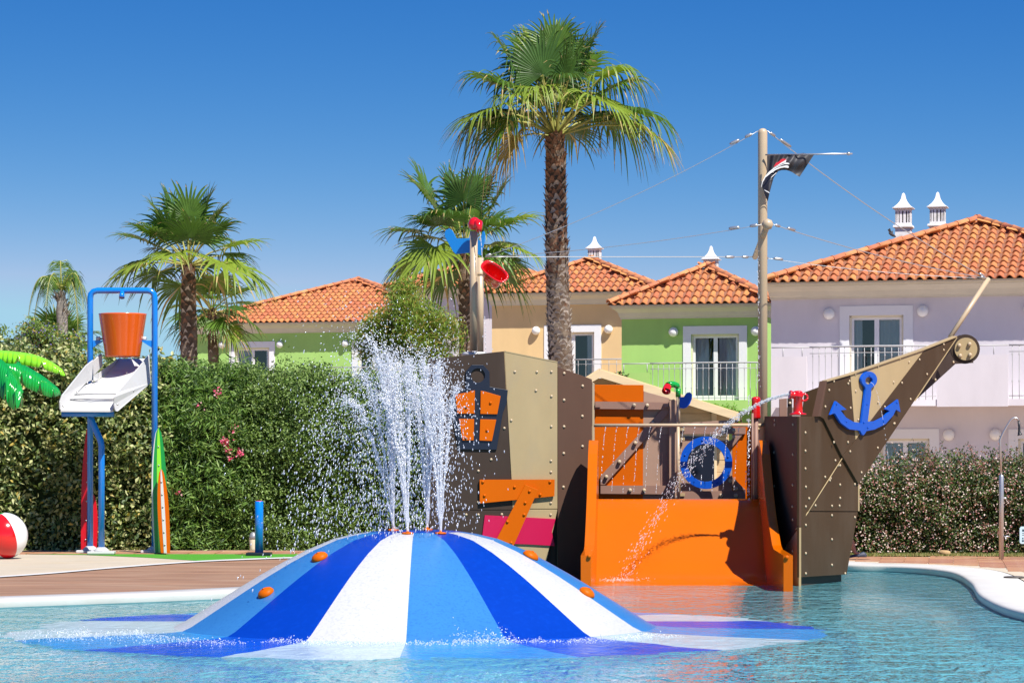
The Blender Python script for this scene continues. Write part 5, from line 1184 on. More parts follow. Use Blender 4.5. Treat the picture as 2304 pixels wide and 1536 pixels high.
def dome_pt(r, az): return Vector((DC.x+r*math.sin(az), DC.y-r*math.cos(az), dz(r)))
def dome_n(r): d = (dz(r+.03)-dz(r-.03))/.06; return d
for r_, az in ((1.08,-48.5),(1.60,-51.5),(1.08,72.5),(1.63,69)):
    a = R(az); p = dome_pt(r_, a); sl = dome_n(r_); o = Vector((math.sin(a), -math.cos(a), 0)); nn = (Vector((0,0,1))-o*sl).normalized()
    mb = MB(); mb.lathe(p, [(.072,-.01),(.075,.012),(.062,.034),(.038,.048),(.0,.053)], 20, 0, nn); mb.lathe(p+nn*.048, [(.012,0),(.012,.01),(0,.011)], 8, 0, nn); part('climbing_grip', mb, [M['orange']], dome)
noz = [at(885,1190,23.85), at(917,1194,23.55), at(961,1190,23.9), at(991,1193,23.6)]
for p in noz:
    z = dz(math.hypot(p.x-DC.x, p.y-DC.y)); p.z = z+.02
    mb = MB(); mb.lathe((p.x,p.y,z-.005), [(.052,0),(.052,.012),(.040,.018),(.012,.02),(.010,.035),(.0,.036)], 20); part('jet_nozzle', mb, [M['orange']], dome)

# ------------------------------------------------------------ water in the air
def drop_mat(name, c, tr):
    m = bpy.data.materials.new(name); m.use_nodes = True; t = m.node_tree; t.nodes.clear(); N = t.nodes.new; L = t.links.new
    out = N('ShaderNodeOutputMaterial'); g = N('ShaderNodeBsdfGlossy'); g.inputs['Roughness'].default_value = .12; tp_ = N('ShaderNodeBsdfTransparent'); d = N('ShaderNodeBsdfDiffuse'); d.inputs[0].default_value = (*c, 1); tl = N('ShaderNodeBsdfTranslucent'); tl.inputs[0].default_value = (*c, 1)
    a = N('ShaderNodeAddShader'); m0 = N('ShaderNodeMixShader'); m0.inputs[0].default_value = .5; L(d.outputs[0], m0.inputs[1]); L(tl.outputs[0], m0.inputs[2])
    m1 = N('ShaderNodeMixShader'); m1.inputs[0].default_value = .12; L(m0.outputs[0], m1.inputs[1]); L(g.outputs[0], m1.inputs[2])
    m2 = N('ShaderNodeMixShader'); m2.inputs[0].default_value = tr; L(m1.outputs[0], m2.inputs[1]); L(tp_.outputs[0], m2.inputs[2]); L(m2.outputs[0], out.inputs[0]); return m
M['drop'] = drop_mat('water_drops', (.98,.985,1.0), .25); M['veil2'] = drop_mat('loose_jet_drops', (.95,.97,1.0), .30); M['veil'] = drop_mat('thin_water', (.98,.985,1.0), .35)
_ph = (1+5**.5)/2
ICO = np.array([(-1,_ph,0),(1,_ph,0),(-1,-_ph,0),(1,-_ph,0),(0,-1,_ph),(0,1,_ph),(0,-1,-_ph),(0,1,-_ph),(_ph,0,-1),(_ph,0,1),(-_ph,0,-1),(-_ph,0,1)])/math.sqrt(1+_ph*_ph)
ICF = np.array([(0,11,5),(0,5,1),(0,1,7),(0,7,10),(0,10,11),(1,5,9),(5,11,4),(11,10,2),(10,7,6),(7,1,8),(3,9,4),(3,4,2),(3,2,6),(3,6,8),(3,8,9),(4,9,5),(2,4,11),(6,2,10),(8,6,7),(9,8,1)])
def drops(name, P, V, rad, mats, parent=None, stretch=.012, **k):
    P = np.asarray(P, float); V = np.asarray(V, float); n = len(P); rad = np.asarray(rad, float)
    sp = np.linalg.norm(V, axis=1)+1e-9; d = V/sp[:, None]; el = 1+sp*stretch/np.maximum(rad, .002)*.18; el = np.minimum(el, 3.5)
    loc = ICO[None]*rad[:, None, None]*(1+RNG.uniform(-.22, .22, (n, 12, 1)))
    al = (loc*d[:, None]).sum(2, keepdims=True); v = (loc+d[:, None]*al*(el[:, None, None]-1)+P[:, None]).reshape(-1, 3)
    f = (ICF[None]+np.arange(n)[:, None, None]*12).reshape(-1, 3)
    return part(name, fast_mesh(name, v, f, 3, mats, None, True), None, parent, fix=False, **k)
def ballistic(p0, v0, t, g=9.81, drag=.55, wind=(-.5, 0, 0)):
    t = t[:, None]; e = (1-np.exp(-drag*t))/drag; vt = np.array([wind[0], wind[1], wind[2]-g/drag]); P = p0+vt*t+(v0-vt)*e; V = vt+(v0-vt)*np.exp(-drag*t); return P, V
sp_root = empty('fountain_spray', (DC.x, DC.y, .9), label='tall white spray of fountain water bursting from the top of the dome', cat='water spray')
PP, VV, RR = [], [], []; strands = MB()
for q, p in enumerate(noz):
    for k in range(6):
        lean = np.array([(-.66,-.42,-.28,-.14,-.02,.12)[k] if q < 2 else (-.32,-.18,-.05,.06,.18,.32)[k], RNG.uniform(-.3,.3), 0]); sp0 = RNG.uniform(5.2, 6.6)*(.94 if q in (0,3) else 1)
        v0 = np.array([lean[0]*1.25+RNG.normal(0,.06), lean[1]*.9, sp0]); p0 = np.array(p)
        n = 900; t = RNG.uniform(.04, 1.75, n)**1.0; sg = .07+.20*np.minimum(t, .9)
        v = v0+RNG.normal(0, 1, (n, 3))*np.array([.44,.40,.90])*sg[:, None]*1.45
        P, V = ballistic(p0, v, t); ok = P[:, 2] > .06; rr = np.hypot(P[:, 0]-DC.x, P[:, 1]-DC.y); zz_ = np.interp(rr, [a for a, b in prof], [b for a, b in prof]); ok &= P[:, 2] > zz_+.01
        PP.append(P[ok]); VV.append(V[ok]); RR.append((.0026+.0058*RNG.beta(1.2,4.5,n))[ok])
        # coherent strand near the nozzle
        ts = np.linspace(0, RNG.uniform(.14,.30), 16); Ps, _ = ballistic(p0, v0[None].repeat(16, 0), ts); 
        strands.tube([Vector(a)+Vector((random.gauss(0,.004), random.gauss(0,.004), 0)) for a in Ps], [.0095*(1-.55*i/15)*random.uniform(.7,1.2) for i in range(16)], 6, cap=False)
        n2 = 280; t = RNG.uniform(.10, .50, n2); P, V = ballistic(p0, v0+RNG.normal(0,.055,(n2,3)), t); PP.append(P); VV.append(V); RR.append(.0032+.006*RNG.beta(1.2,4,n2))
drops('drops', np.concatenate(PP), np.concatenate(VV), np.concatenate(RR), [M['drop']], sp_root, kind='stuff')
part('jet_strands', strands, [M['veil']], sp_root, fix=False, kind='stuff')
# drops flung wide
n = 2300; ang_ = RNG.uniform(0, 6.283, n); v0 = np.stack([np.cos(ang_)*RNG.uniform(.2,1.5,n)-.35, np.sin(ang_)*RNG.uniform(.2,1.4,n), RNG.uniform(4.2,7.4,n)], 1); t = RNG.uniform(.3, 1.7, n)
P, V = ballistic(np.array(DC)+np.array([0,0,.9]), v0, t); rr = np.hypot(P[:,0]-DC.x, P[:,1]-DC.y); ok = P[:,2] > np.interp(rr, [a for a,b in prof], [b for a,b in prof])+.01; ok &= P[:,2] > .02
drops('stray_drops', P[ok], V[ok], (.0028+.0055*RNG.beta(1.2,4.5,n))[ok], [M['drop']], sp_root, kind='stuff')
# cannon jet over the slide
cj = empty('cannon_jet', (can.x-.1, can.y, can.z+.25), label='arching jet of water shot from the red cannon over the orange slide', cat='water jet')
S0 = np.array([can.x-.12, can.y-.04, can.z+.252]); n = 1150; t = .64*RNG.uniform(0, 1, n)**1.7; end = np.array([at(1400,1305,33.3)[i] for i in range(3)]); T = .64
v0 = (end-S0)/T; v0[2] = (end[2]-S0[2]+.5*9.81*T*T)/T
pa = v0+RNG.normal(0, 1, (n,3))*np.array([.10,.10,.10]); P = S0+pa*t[:,None]; P[:,2] -= .5*9.81*t*t; V = pa.copy(); V[:,2] -= 9.81*t; ok = P[:,2] > .03
drops('drops', P[ok], V[ok], (.0028+.005*RNG.beta(1.3,4,n))[ok], [M['veil2']], cj, kind='stuff')
mb = MB(); 
for k in range(3):
    ts = np.linspace(0, .11, 12); Ps = S0+v0*ts[:,None]*(1+.01*k); Ps[:,2] -= .5*9.81*ts*ts; mb.tube([Vector(a)+Vector((0, random.gauss(0,.004), .012*(k-1)+random.gauss(0,.005))) for a in Ps], [.010-.0006*i for i in range(12)], 6, cap=False)
part('jet_strand', mb, [M['veil']], cj, fix=False)
# beads under the drip pipe, one curtain
PP, VV, RR = [], [], []
for i in range(14):
    x0 = at(1364+i*25, 958, 34.9).x
    if i in (6,): continue
    n = 42; t = np.sort(RNG.uniform(.02, .42, n)); z = at(0,960,34.9).z-.5*9.81*t*t*1.0; x = x0-.16*t-.05*t*t+RNG.normal(0,.002,n); ok = z > 1.0
    P = np.stack([x, np.full(n, 34.86)+RNG.normal(0,.003,n), z], 1); PP.append(P[ok]); VV.append(np.stack([np.zeros(n), np.zeros(n), -9.8*t-1.2], 1)[ok]); RR.append(np.full(n, .0042)[ok])
dc_ = empty('drip_curtain', at(1526,960,34.86), label='row of thin dripping water threads under the tan pipe of the ship', cat='water drips')
drops('drops', np.concatenate(PP), np.concatenate(VV), np.concatenate(RR), [M['drop']], dc_, kind='stuff')
# threads: red spray head, second cannon, anchor eye
PP, VV, RR = [], [], []
hx = at(1078,520,34.9); n = 130; t = RNG.uniform(0,.75,n); PP.append(np.stack([hx.x+.15*t, np.full(n, hx.y-.05), hx.z-.5*9.81*t*t*.9-.1*t], 1)); VV.append(np.stack([t*0,t*0,-9*t-1],1)); RR.append(np.full(n,.0055))
q = at(1684,905,34.5); n = 120; t = RNG.uniform(0,1,n); PP.append(np.stack([q.x+RNG.normal(0,.008,n), np.full(n,34.45), q.z+.10-t*(q.z-.9)], 1)); VV.append(np.stack([t*0,t*0,t*0-3],1)); RR.append(.004+.004*RNG.random(n))
q = at(1958,860,34.2); n = 60; t = RNG.uniform(0,.5,n); PP.append(np.stack([q.x+.45*t, q.y-.5*t, q.z-.5*9.81*t*t], 1)); VV.append(np.stack([t*0,t*0,-9*t],1)); RR.append(np.full(n,.0035))
q = at(1710,560,34.8); n = 60; t = RNG.uniform(0,.9,n); PP.append(np.stack([q.x-.03+RNG.normal(0,.008,n), np.full(n,34.7), q.z-2.1*t], 1)); VV.append(np.stack([t*0,t*0,t*0-4],1)); RR.append(.003+.003*RNG.random(n))
dr_ = empty('falling_threads', at(1684,905,34.5), label='thin threads of water falling from the nozzles and mast of the ship', cat='water drips')
drops('drops', np.concatenate(PP), np.concatenate(VV), np.concatenate(RR), [M['drop']], dr_, kind='stuff')
# splash where water runs off the dome and foam along its rim
fo = empty('rim_splash', (DC.x, DC.y, 0), label='low white splashes and foam where the dome meets the pool', cat='splash')
P, RR = [], []
for (a0, a1, r0, n, h, s_) in ((-78,-30,2.45,600,.03,.30), (-30,30,2.22,900,.03,.12), (10,24,2.15,260,.13,.05), (-85,-60,2.9,300,.03,.35), (30,62,2.3,500,.03,.15)):
    a = np.radians(RNG.uniform(a0, a1, n)); r = r0+np.abs(RNG.normal(0, s_, n)); z = np.interp(r, [p[0] for p in prof], [p[1] for p in prof]); z = np.maximum(z, 0)+np.abs(RNG.normal(0, h*.6, n))*RNG.random(n)
    P.append(np.stack([DC.x+r*np.sin(a), DC.y-r*np.cos(a), z+.004], 1)); RR.append(.002+.0055*RNG.beta(1.2,4,n))
q = at(1395,1303,33.4); n = 500; P.append(np.stack([q.x+RNG.normal(0,.16,n), 33.4+RNG.normal(0,.05,n), .02+np.abs(RNG.normal(0,.02,n))], 1)); RR.append(.003+.006*RNG.beta(1.2,4,n))
P = np.concatenate(P); drops('foam', P, RNG.normal(0,1,P.shape), np.concatenate(RR), [M['drop']], fo, kind='stuff')

# ------------------------------------------------------------ left terrace: toys and fittings
TD = 42.0
bl = empty('tipping_bucket_frame', gd(270,1243,GZ), label='tall blue pipe frame with orange tipping bucket over a white chute', cat='water toy')
M['bluep'] = mat('blue_gloss_pipe', (.004,.19,.66), .2, .5, coat=.5); M['obucket'] = mat('orange_bucket', (.66,.10,.008), .18, .5, var=.05, vscale=1, coat=.5)
def zpx(py, D=TD): return EYE+(HY-py)*D/F
xp = lambda px, D=TD: (px-CX)*D/F
mb = MB(); c_ = [(xp(203),TD,GZ),(xp(203),TD,zpx(672)),(xp(204.5),TD,zpx(662)),(xp(210),TD,zpx(656)),(xp(219),TD,zpx(653.5)),(xp(332),TD,zpx(653.5)),(xp(341),TD,zpx(656)),(xp(346.5),TD,zpx(662)),(xp(348),TD,zpx(672)),(xp(348),TD,GZ)]
mb.tube(c_, .048, 16); part('hoop_frame', mb, [M['bluep']], bl)
mb = MB(); mb.tube([(xp(275.5),TD,zpx(655)),(xp(276),TD-.08,zpx(664)),(xp(276),TD-.10,zpx(671))], [.035,.04,.045], 14); part('filling_spout', mb, [M['bluep']], bl)
mb = MB(); bx = xp(276); pr_ = [(.0,zpx(803)),(.27,zpx(803)),(.275,zpx(800)),(.372,zpx(709)),(.378,zpx(706)),(.362,zpx(706)),(.27,zpx(795)),(.0,zpx(795))]
mb.lathe((bx,TD,0), pr_, 40); part('orange_bucket', mb, [M['obucket']], bl)
mb = MB(); mb.tube([(xp(222),TD,zpx(762)),(xp(330),TD,zpx(762))], .014, 8); ax_ = part('bucket_axle', mb, [M['steel']], bl)
for s_, a in ((1, 203), (-1, 348)):
    mb = MB(); x0 = xp(a)+.045*s_; mb.prism([(x0,TD-.04,zpx(766)),(x0+.16*s_,TD-.04,zpx(766)),(x0+.14*s_,TD-.04,zpx(769)),(x0,TD-.04,zpx(782))], (0,.08,0)); part('bucket_bracket', mb, [M['bluep']], bl)
    mb = MB(); mb.lathe((x0+.10*s_-.02,TD,zpx(762)), [(0,-.03),(.035,-.03),(.035,.03),(0,.03)], 12, 0, (1,0,0)); part('bearing', mb, [M['white']], bl)
Zc = lambda X, Y: (120+X/8.535, 780+Y/8.535)
# chute: floor runs from the back (right, high) to the front lip (left, low)
def cp(X, Y, D): return at(*Zc(X, Y), D)
Db, Df = 42.5, 41.0; M['ribshade'] = mat('rib_shade', (.40,.40,.41), .5)  # grey of the ribs stands in for their shade on the white chute
mb = MB(); n = 10; v = []
fl_l = [(1255,225,Db),(1080,470,42.2),(870,640,41.9),(600,740,41.6),(400,925,41.35),(140,1210,Df)]
fl_r = [(1760,225,Db),(1700,420,42.2),(1520,540,41.9),(1300,800,41.6),(1215,960,41.35),(1150,1215,Df)]
mb.add([cp(*p) for p in fl_l]+[cp(*p) for p in fl_r]+[cp(*p)-Vector((0,0,.03)) for p in fl_l]+[cp(*p)-Vector((0,0,.03)) for p in fl_r], [(i,i+1,7+i,6+i) for i in range(5)]+[(12+i,18+i,19+i,13+i) for i in range(5)]+[(5,17,23,11),(0,6,18,12)]+[(i,12+i,13+i,i+1) for i in range(5)]+[(6+i,7+i,19+i,18+i) for i in range(5)]); part('chute_floor', mb, [M['white']], bl)
for (ya_, xa_, xb_) in ((905,410,1215),(1000,310,1160),(1095,215,1150)):
    mb = MB(); q1, q2, q3 = cp(xa_,ya_+14,41.22), cp((xa_+xb_)/2,ya_-8,41.17), cp(xb_,ya_,41.22); mb.tube([q1, q2, q3], .012, 6); part('chute_rib', mb, [M['ribshade']], bl)
mb = MB(); mb.prism([cp(1175,960,40.9),cp(1240,870,41.1),cp(1840,150,42.3),cp(1875,640,42.3),cp(1870,700,42.2),cp(1240,1240,40.95),cp(1195,1235,40.9),cp(1165,1100,40.9)], (-.02,.035,0)); part('chute_side', mb, [M['white']], bl, bevel=.008)
mb = MB(); mb.prism([cp(130,1060,41.0),cp(175,930,41.05),cp(640,350,41.5),cp(770,250,41.7),cp(745,640,41.7),cp(640,690,41.6),cp(150,1210,41.0),cp(135,1190,41.0)], (-.025,.02,0)); part('chute_side', mb, [M['white']], bl, bevel=.008)
mb = MB(); mb.prism([cp(760,270,41.75),cp(905,130,42.1),cp(935,150,42.1),cp(945,375,42.1),cp(770,560,41.75)], (-.01,.03,0)); part('chute_side', mb, [M['white']], bl, bevel=.006)
mb = MB(); mb.prism([cp(770,560,41.7),cp(862,490,41.75),cp(868,635,41.8),cp(770,660,41.7)], (-.01,.03,0)); mb.prism([cp(868,500,41.9),cp(1255,225,42.45),cp(1080,470,42.2),cp(868,630,41.9)], (-.01,.03,0)); part('chute_side', mb, [M['white']], bl)
rv = MB(); rv.lathe((0,0,0), [(1,0),(.7,.6),(0,.8)], 8); RW = rv.mesh('bolt_white', [M['steel']])
for (X, Y, D_) in ((1768,652,42.1),(1543,837,41.6),(1231,1107,40.88),(650,690,41.55),(750,660,41.66),(812,655,41.7),(458,872,41.25),(190,1140,40.97),(1410,490,42.0)):
    inst('bolt', RW, bl, Matrix.Translation(cp(X,Y,D_-.03)) @ Matrix.Rotation(R(90),4,'X') @ Matrix.Diagonal((.016,.016,.016,1)))
mb = MB(); q0, q1 = cp(165,1280,41.2), cp(1165,1280,41.2); mb.tube([(q0.x,q0.y,q0.z),(q1.x,q1.y,q1.z)], .052, 14); part('chute_beam', mb, [M['bluep']], bl)
mb = MB(); D2 = 41.45; mb.tube([(xp(203,D2),D2,zpx(930,D2)),(xp(206,D2),D2,zpx(945,D2)),(xp(226,D2),D2,zpx(990,D2)),(xp(228.5,D2),D2,zpx(1003,D2)),(xp(228.5,D2),D2,GZ)], .050, 16); part('chute_leg', mb, [M['bluep']], bl)
for (px, D_) in ((203,TD),(228.5,D2),(348,TD)):
    mb = MB(); mb.prism([(xp(px,D_)-.20,D_-.18,GZ+.01),(xp(px,D_)+.22,D_-.18,GZ+.01),(xp(px,D_)+.20,D_+.18,GZ+.01),(xp(px,D_)-.18,D_+.18,GZ+.01)], (0,0,.05)); mb.lathe((xp(px,D_),D_,GZ+.06), [(.13,0),(.09,.04),(.06,.06)], 12); part('foot_cover', mb, [M['white']], bl, bevel=.015)
# surfboards
def surf(px, pyt, pyb, wpx, D, tilt, stripes, label, leanx=0):
    s = D/F; b = at(px, pyb, D); H = (pyb-pyt)*s; Wd = wpx*s; r = empty('surfboard', (b.x, b.y, GZ), label=label, cat='surfboard', group='surfboards standing on the terrace')
    def hw(t): return Wd/2*(.80+.20*math.sin(math.pi*min(1, t*1.1)))*(1-max(0, (t-.45)/.55)**2.6)**.5
    for (a0, a1, m, o) in stripes:
        mb = MB(); N_ = 24; L_ = []; R_ = []
        for i in range(N_+1):
            t = i/N_; w = hw(t)+.004; lx = leanx*t*s; c = b+Vector((lx, tilt*t, H*t)); L_.append(c+Vector((a0*w, -o, 0))); R_.append(c+Vector((a1*w, -o, 0)))
        mb.prism(L_+R_[::-1], (0,.045+o,0)); part('board_stripe' if o else 'board_body', mb, [m], r, bevel=.004)
    for k in range(6): p = b+Vector((leanx*s*(.1+.15*k), tilt*(.1+.15*k), H*(.1+.15*k))); inst('bolt', RW, r, Matrix.Translation(p+Vector((0,-.012,0))) @ Matrix.Rotation(R(90),4,'X') @ Matrix.Diagonal((.014,.014,.014,1)))
    return r
sg_ = M['ggreen']; M['dgreen'] = mat('deep_green_board', (.012,.26,.05), .3, .4); M['sred'] = mat('red_board', (.55,.006,.015), .3, .4)
surf(361, 962, 1243, 32, 41.65, .06, [(-1,1,M['dgreen'],0),(-1.06,-.86,M['white'],.004),(-.32,.36,M['lime'],.006)], 'tall green surfboard with a lime stripe beside the right blue leg', -6)
surf(372, 1055, 1243.5, 24, 41.4, .12, [(-1,1,M['orange'],0),(-.30,.32,M['white'],.006)], 'short orange and white surfboard in front of the green one', -12)
surf(192, 955, 1242, 24, 42.35, .06, [(-1,1,M['sred'],0),(-.1,.1,M['sred'],.006)], 'tall red surfboard mostly hidden by the left blue leg', 6)
surf(207, 1110, 1242, 22, 42.3, .06, [(-1,1,M['sred'],0)], 'short red surfboard squeezed between the two left blue legs', 0)
# beach ball
bc = at(10, 1207.5, 39.6); br_ = 52.5*39.6/F; bc.z = GZ+br_; mb = MB(); n1, n2 = 24, 48; axq = Matrix.Rotation(R(-14), 3, 'Y') @ Matrix.Rotation(R(8), 3, 'X')
for i in range(n1+1):
    for j in range(n2): th = math.pi*i/n1; ph = 2*math.pi*j/n2; mb.v.append(bc+axq @ Vector((math.sin(th)*math.cos(ph), math.sin(th)*math.sin(ph), math.cos(th)))*br_)
for i in range(n1):
    for j in range(n2): a = i*n2+j; b_ = i*n2+(j+1) % n2; mb.f.append([a,b_,b_+n2,a+n2]); mb.m.append(3 if i < 2 else (1, 0, 2, 0, 1, 0)[((j+15)//8) % 6]); mb.sm.append(True)
M['bwhite'] = mat('white_gloss', (.80,.80,.79), .1, .5, coat=.7); M['bblue'] = mat('blue_gloss', (.006,.20,.62), .12, .5, coat=.6)
thing_mesh('beach_ball', mb, [M['bwhite'], M['red'], M['bblue'], M['ggreen']], (bc.x, bc.y, GZ), label='big fixed red and white beach ball at the left edge', cat='ball')
# giant plastic palm leaves
toy = empty('palm_leaf_toy', (xp(-60,40.8), 40.8, GZ), label='glossy green plastic palm leaves of a water toy at the left edge', cat='water toy')
Zt = lambda X, Y: (X/9.6, 760+Y/9.6)
def pleaf(spine, width, m, D0, D1, notch, side, label=None):
    # arched trough: spine in pixels, lower flap with saw notches
    n = 120; mb = MB(); sp = curve([Zt(*p) for p in spine], 12); sp = [sp[int(i*(len(sp)-1)/n)] for i in range(n+1)]; s = D0/F
    for i, (x, y) in enumerate(sp):
        t = i/n; D_ = D0+(D1-D0)*t; c = at(x, y, D_); w = width*s*math.sin(math.pi*min(1, .18+t*.86))**.6*max(.04, (1-t**7)); k = (t*notch) % 1; cut = .80*max(0, 1-abs(k-.5)*7) if .28 < t < .97 else 0
        for (dy, dz_) in ((.55*w*.6, -w*.9*(1-cut)), (.30*w, -w*.35), (0, 0), (-.35*w, -w*.30), (-.60*w, -w*.95*(1-cut))): mb.v.append(c+Vector((0, dy, dz_)))
    for i in range(n):
        for k in range(4): a = i*5+k; mb.f.append([a, a+1, a+6, a+5]); mb.m.append(0); mb.sm.append(True)
    o = part('plastic_leaf', mb, [m], toy, fix=False); md = o.modifiers.new('thickness', 'SOLIDIFY'); md.thickness = .008; return o
pleaf([(-500,420),(-200,280),(0,268),(300,290),(700,350),(1050,480),(1300,640),(1390,760),(1415,840)], 30, M['lime'], 40.6, 40.4, 6, 1)
pleaf([(-300,330),(0,395),(300,470),(560,600),(900,800),(1150,990),(1280,1120),(1335,1320)], 50, M['ggreen'], 40.9, 41.1, 6, 1)
pleaf([(-300,250),(0,440),(180,600),(320,780),(430,960),(480,1080),(490,1190)], 84, M['ggreen'], 40.3, 39.9, 4, 1)
mb = MB(); mb.tube([(xp(-60,40.8),40.8,GZ),(xp(-62,40.8),40.8,zpx(900,40.8)),(xp(-45,40.7),40.7,zpx(795,40.7))], [.08,.07,.06], 14); part('toy_trunk', mb, [M['tanp']], toy)
# blue post and bollard lamp
b = gd(583, 1250, GZ); mb = MB(); H = 122*b.y/F; mb.lathe((b.x,b.y,GZ+.02), [(.065,0),(.065,H-.02),(.058,H-.012)], 20)
bp_ = empty('spray_post', b, label='short blue spray post with a red tip on the green surface', cat='post'); part('post_tube', mb, [M['bluep']], bp_)
mb = MB(); mb.lathe((b.x,b.y,GZ+H+.0), [(.058,0),(.05,.012),(.02,.018),(0,.019)], 16); part('red_nozzle', mb, [M['red']], bp_)
mb = MB(); mb.box((b.x-.19,b.y-.16,GZ+.010),(b.x+.19,b.y+.16,GZ+.055)); part('base_plate', mb, [M['navy']], bp_, bevel=.008)
b = gd(569.5, 1240.5, GZ); b.y = 43.0; b.x = xp(569.5, 43.0); bo = empty('bollard_lamp', (b.x,b.y,GZ), label='low cream bollard lamp with grey dome cap behind the blue post', cat='lamp')
M['bcream'] = mat('cream_bollard', (.62,.56,.40), .5); M['bgrey'] = mat('grey_cap', (.32,.33,.34), .35, metal=.4)
mb = MB(); mb.lathe((b.x,b.y,GZ), [(.045,0),(.052,.05),(.066,.19),(.062,.2)], 18); part('bollard_body', mb, [M['bcream']], bo)
mb = MB(); mb.lathe((b.x,b.y,GZ+.2), [(.068,0),(.066,.04),(.052,.085),(.028,.11),(0,.118)], 18); part('dome_cap', mb, [M['bgrey']], bo)

# ------------------------------------------------------------ right terrace: shower, sign, walker, bird
D = gd(2253, 1260, GZ).y; sh = empty('pool_shower', (xp(2253,D),D,GZ), label='tall stainless steel pool shower with curved neck', cat='shower'); Zs = lambda X, Y: (1860+X/3.491, 880+Y/3.491)
P_ = lambda X, Y, d=D: at(*Zs(X, Y), d)
mb = MB(); a = xp(2253,D); mb.lathe((a,D,GZ), [(.036,0),(.036,zpx(1070,D)-GZ),(.028,zpx(1068,D)-GZ)], 16); part('shower_column', mb, [M['steel']], sh)
mb = MB(); mb.tube([(a,D,zpx(1072,D)), P_(1362,400), P_(1364,375), P_(1395,310), P_(1440,235), P_(1458,216), P_(1478,208), P_(1495,212), P_(1507,230)], .0155, 10); part('shower_neck', mb, [M['steel']], sh)
M['blackp'] = mat('black_plastic', (.02,.02,.022), .4)
mb = MB(); mb.tube([P_(1507,228), P_(1513,280), P_(1512,312), P_(1516,335), P_(1518,344)], [.016,.018,.018,.030,.042], 12); part('shower_head', mb, [M['blackp']], sh)
mb = MB(); q = P_(1388,1140); mb.tube([(a+.02,D,q.z),(a+.12,D-.01,q.z)], .014, 8); mb.tube([(a+.06,D,q.z),(a+.06,D-.03,q.z-.05)], .012, 8); part('shower_tap', mb, [M['steel']], sh)
mb = MB(); q = P_(1385,840); mb.tube([(a+.02,D,q.z),(a+.075,D-.01,q.z)], .018, 8); part('push_button', mb, [M['steel']], sh)
sg = empty('notice_sign', at(2312,1205,D+.4), label='pale blue notice board cut by the right edge beside the shower', cat='sign')
M['sblue'] = mat('pale_blue_sign', (.50,.68,.74), .4); M['sink'] = mat('sign_ink', (.03,.08,.12), .6)
SP = Plane(2280, D+.4, 2340, D+.4)
board('sign_board', SP, [(2294,1188),(2297,1184),(2336,1184),(2339,1188),(2339,1219),(2336,1223),(2297,1223),(2294,1219)], M['sblue'], sg, .015)
for (x0, y0_, x1, y1_) in ((2300,1190,2309,1195),(2300,1202.5,2318,1203.6),(2300,1198.5,2312,1199.6),(2300,1209,2303,1212),(2299.5,1214,2304,1218),(2306,1209,2318,1210.2),(2306,1215,2318,1216.2)):
    mb = MB(); mb.add([SP(x0,y0_,.002),SP(x1,y0_,.002),SP(x1,y1_,.002),SP(x0,y1_,.002)], [(0,1,2,3)]); part('sign_print', mb, [M['sink']], sg, fix=False)
mb = MB(); q = SP(2318,1222,-.03); mb.tube([(q.x,q.y,GZ),(q.x,q.y,q.z+.15)], .02, 10); part('sign_post', mb, [M['steel']], sg)
# walker behind the bow
M['skin'] = mat('skin', (.50,.25,.15), .5, .4); M['shirt'] = mat('pale_shirt', (.55,.55,.52), .9); M['short'] = mat('dark_shorts', (.03,.04,.08), .9); M['shoe'] = mat('dark_trainers', (.04,.05,.08), .6); M['hair'] = mat('brown_hair', (.05,.03,.02), .8); M['eye'] = mat('eye', (.02,.02,.02), .2)
D = 40.15; foot = gd(1928, 1254.5, GZ); D = foot.y; hipx = xp(1886, D)
def skin(name, verts, edges, rads, mats, parent, sub=2):
    me = bpy.data.meshes.new(name); inv = W[parent.name].inverted(); me.from_pydata([tuple(inv @ Vector(v)) for v in verts], edges, []); me.materials.append(mats)
    o = bpy.data.objects.new(name, me); COL.objects.link(o); o.parent = parent; reg(o, W[parent.name])
    m = o.modifiers.new('skin', 'SKIN'); m.use_smooth_shade = True
    for i, r_ in enumerate(rads): me.skin_vertices[0].data[i].radius = (r_, r_) if not isinstance(r_, tuple) else r_
    me.skin_vertices[0].data[0].use_root = True; s = o.modifiers.new('sub', 'SUBSURF'); s.levels = s.render_levels = sub; return o
pr = empty('person', (hipx, D, GZ), label='person in dark trainers walking, only one bare calf showing past the bow', cat='person')
X, Y, Zg = hipx, D, GZ
V_ = [(X,Y,Zg+.92),(X,Y,Zg+1.10),(X-.02,Y,Zg+1.34),(X-.03,Y,Zg+1.46),(X-.05,Y,Zg+1.60),(X,Y-.16,Zg+1.40),(X+.08,Y-.20,Zg+1.14),(X-.03,Y-.22,Zg+.92),(X-.02,Y+.16,Zg+1.40),(X-.10,Y+.20,Zg+1.14),(X-.24,Y+.20,Zg+.98),
      (X,Y-.09,Zg+.88),(foot.x-.17,Y-.10,Zg+.50),(foot.x-.045,Y-.10,Zg+.085),(X,Y+.09,Zg+.88),(X-.18,Y+.10,Zg+.48),(X-.24,Y+.10,Zg+.07),(foot.x+.05,Y-.10,Zg+.05),(X-.38,Y+.10,Zg+.035)]
E_ = [(0,1),(1,2),(2,3),(3,4),(2,5),(5,6),(6,7),(2,8),(8,9),(9,10),(0,11),(11,12),(12,13),(13,17),(0,14),(14,15),(15,16),(16,18)]
R_ = [.11,.11,.13,.055,.09,.05,.038,.03,.05,.038,.03,.085,.05,.033,.085,.05,.033,.03,.03]
skin('body', V_, E_, R_, M['skin'], pr)
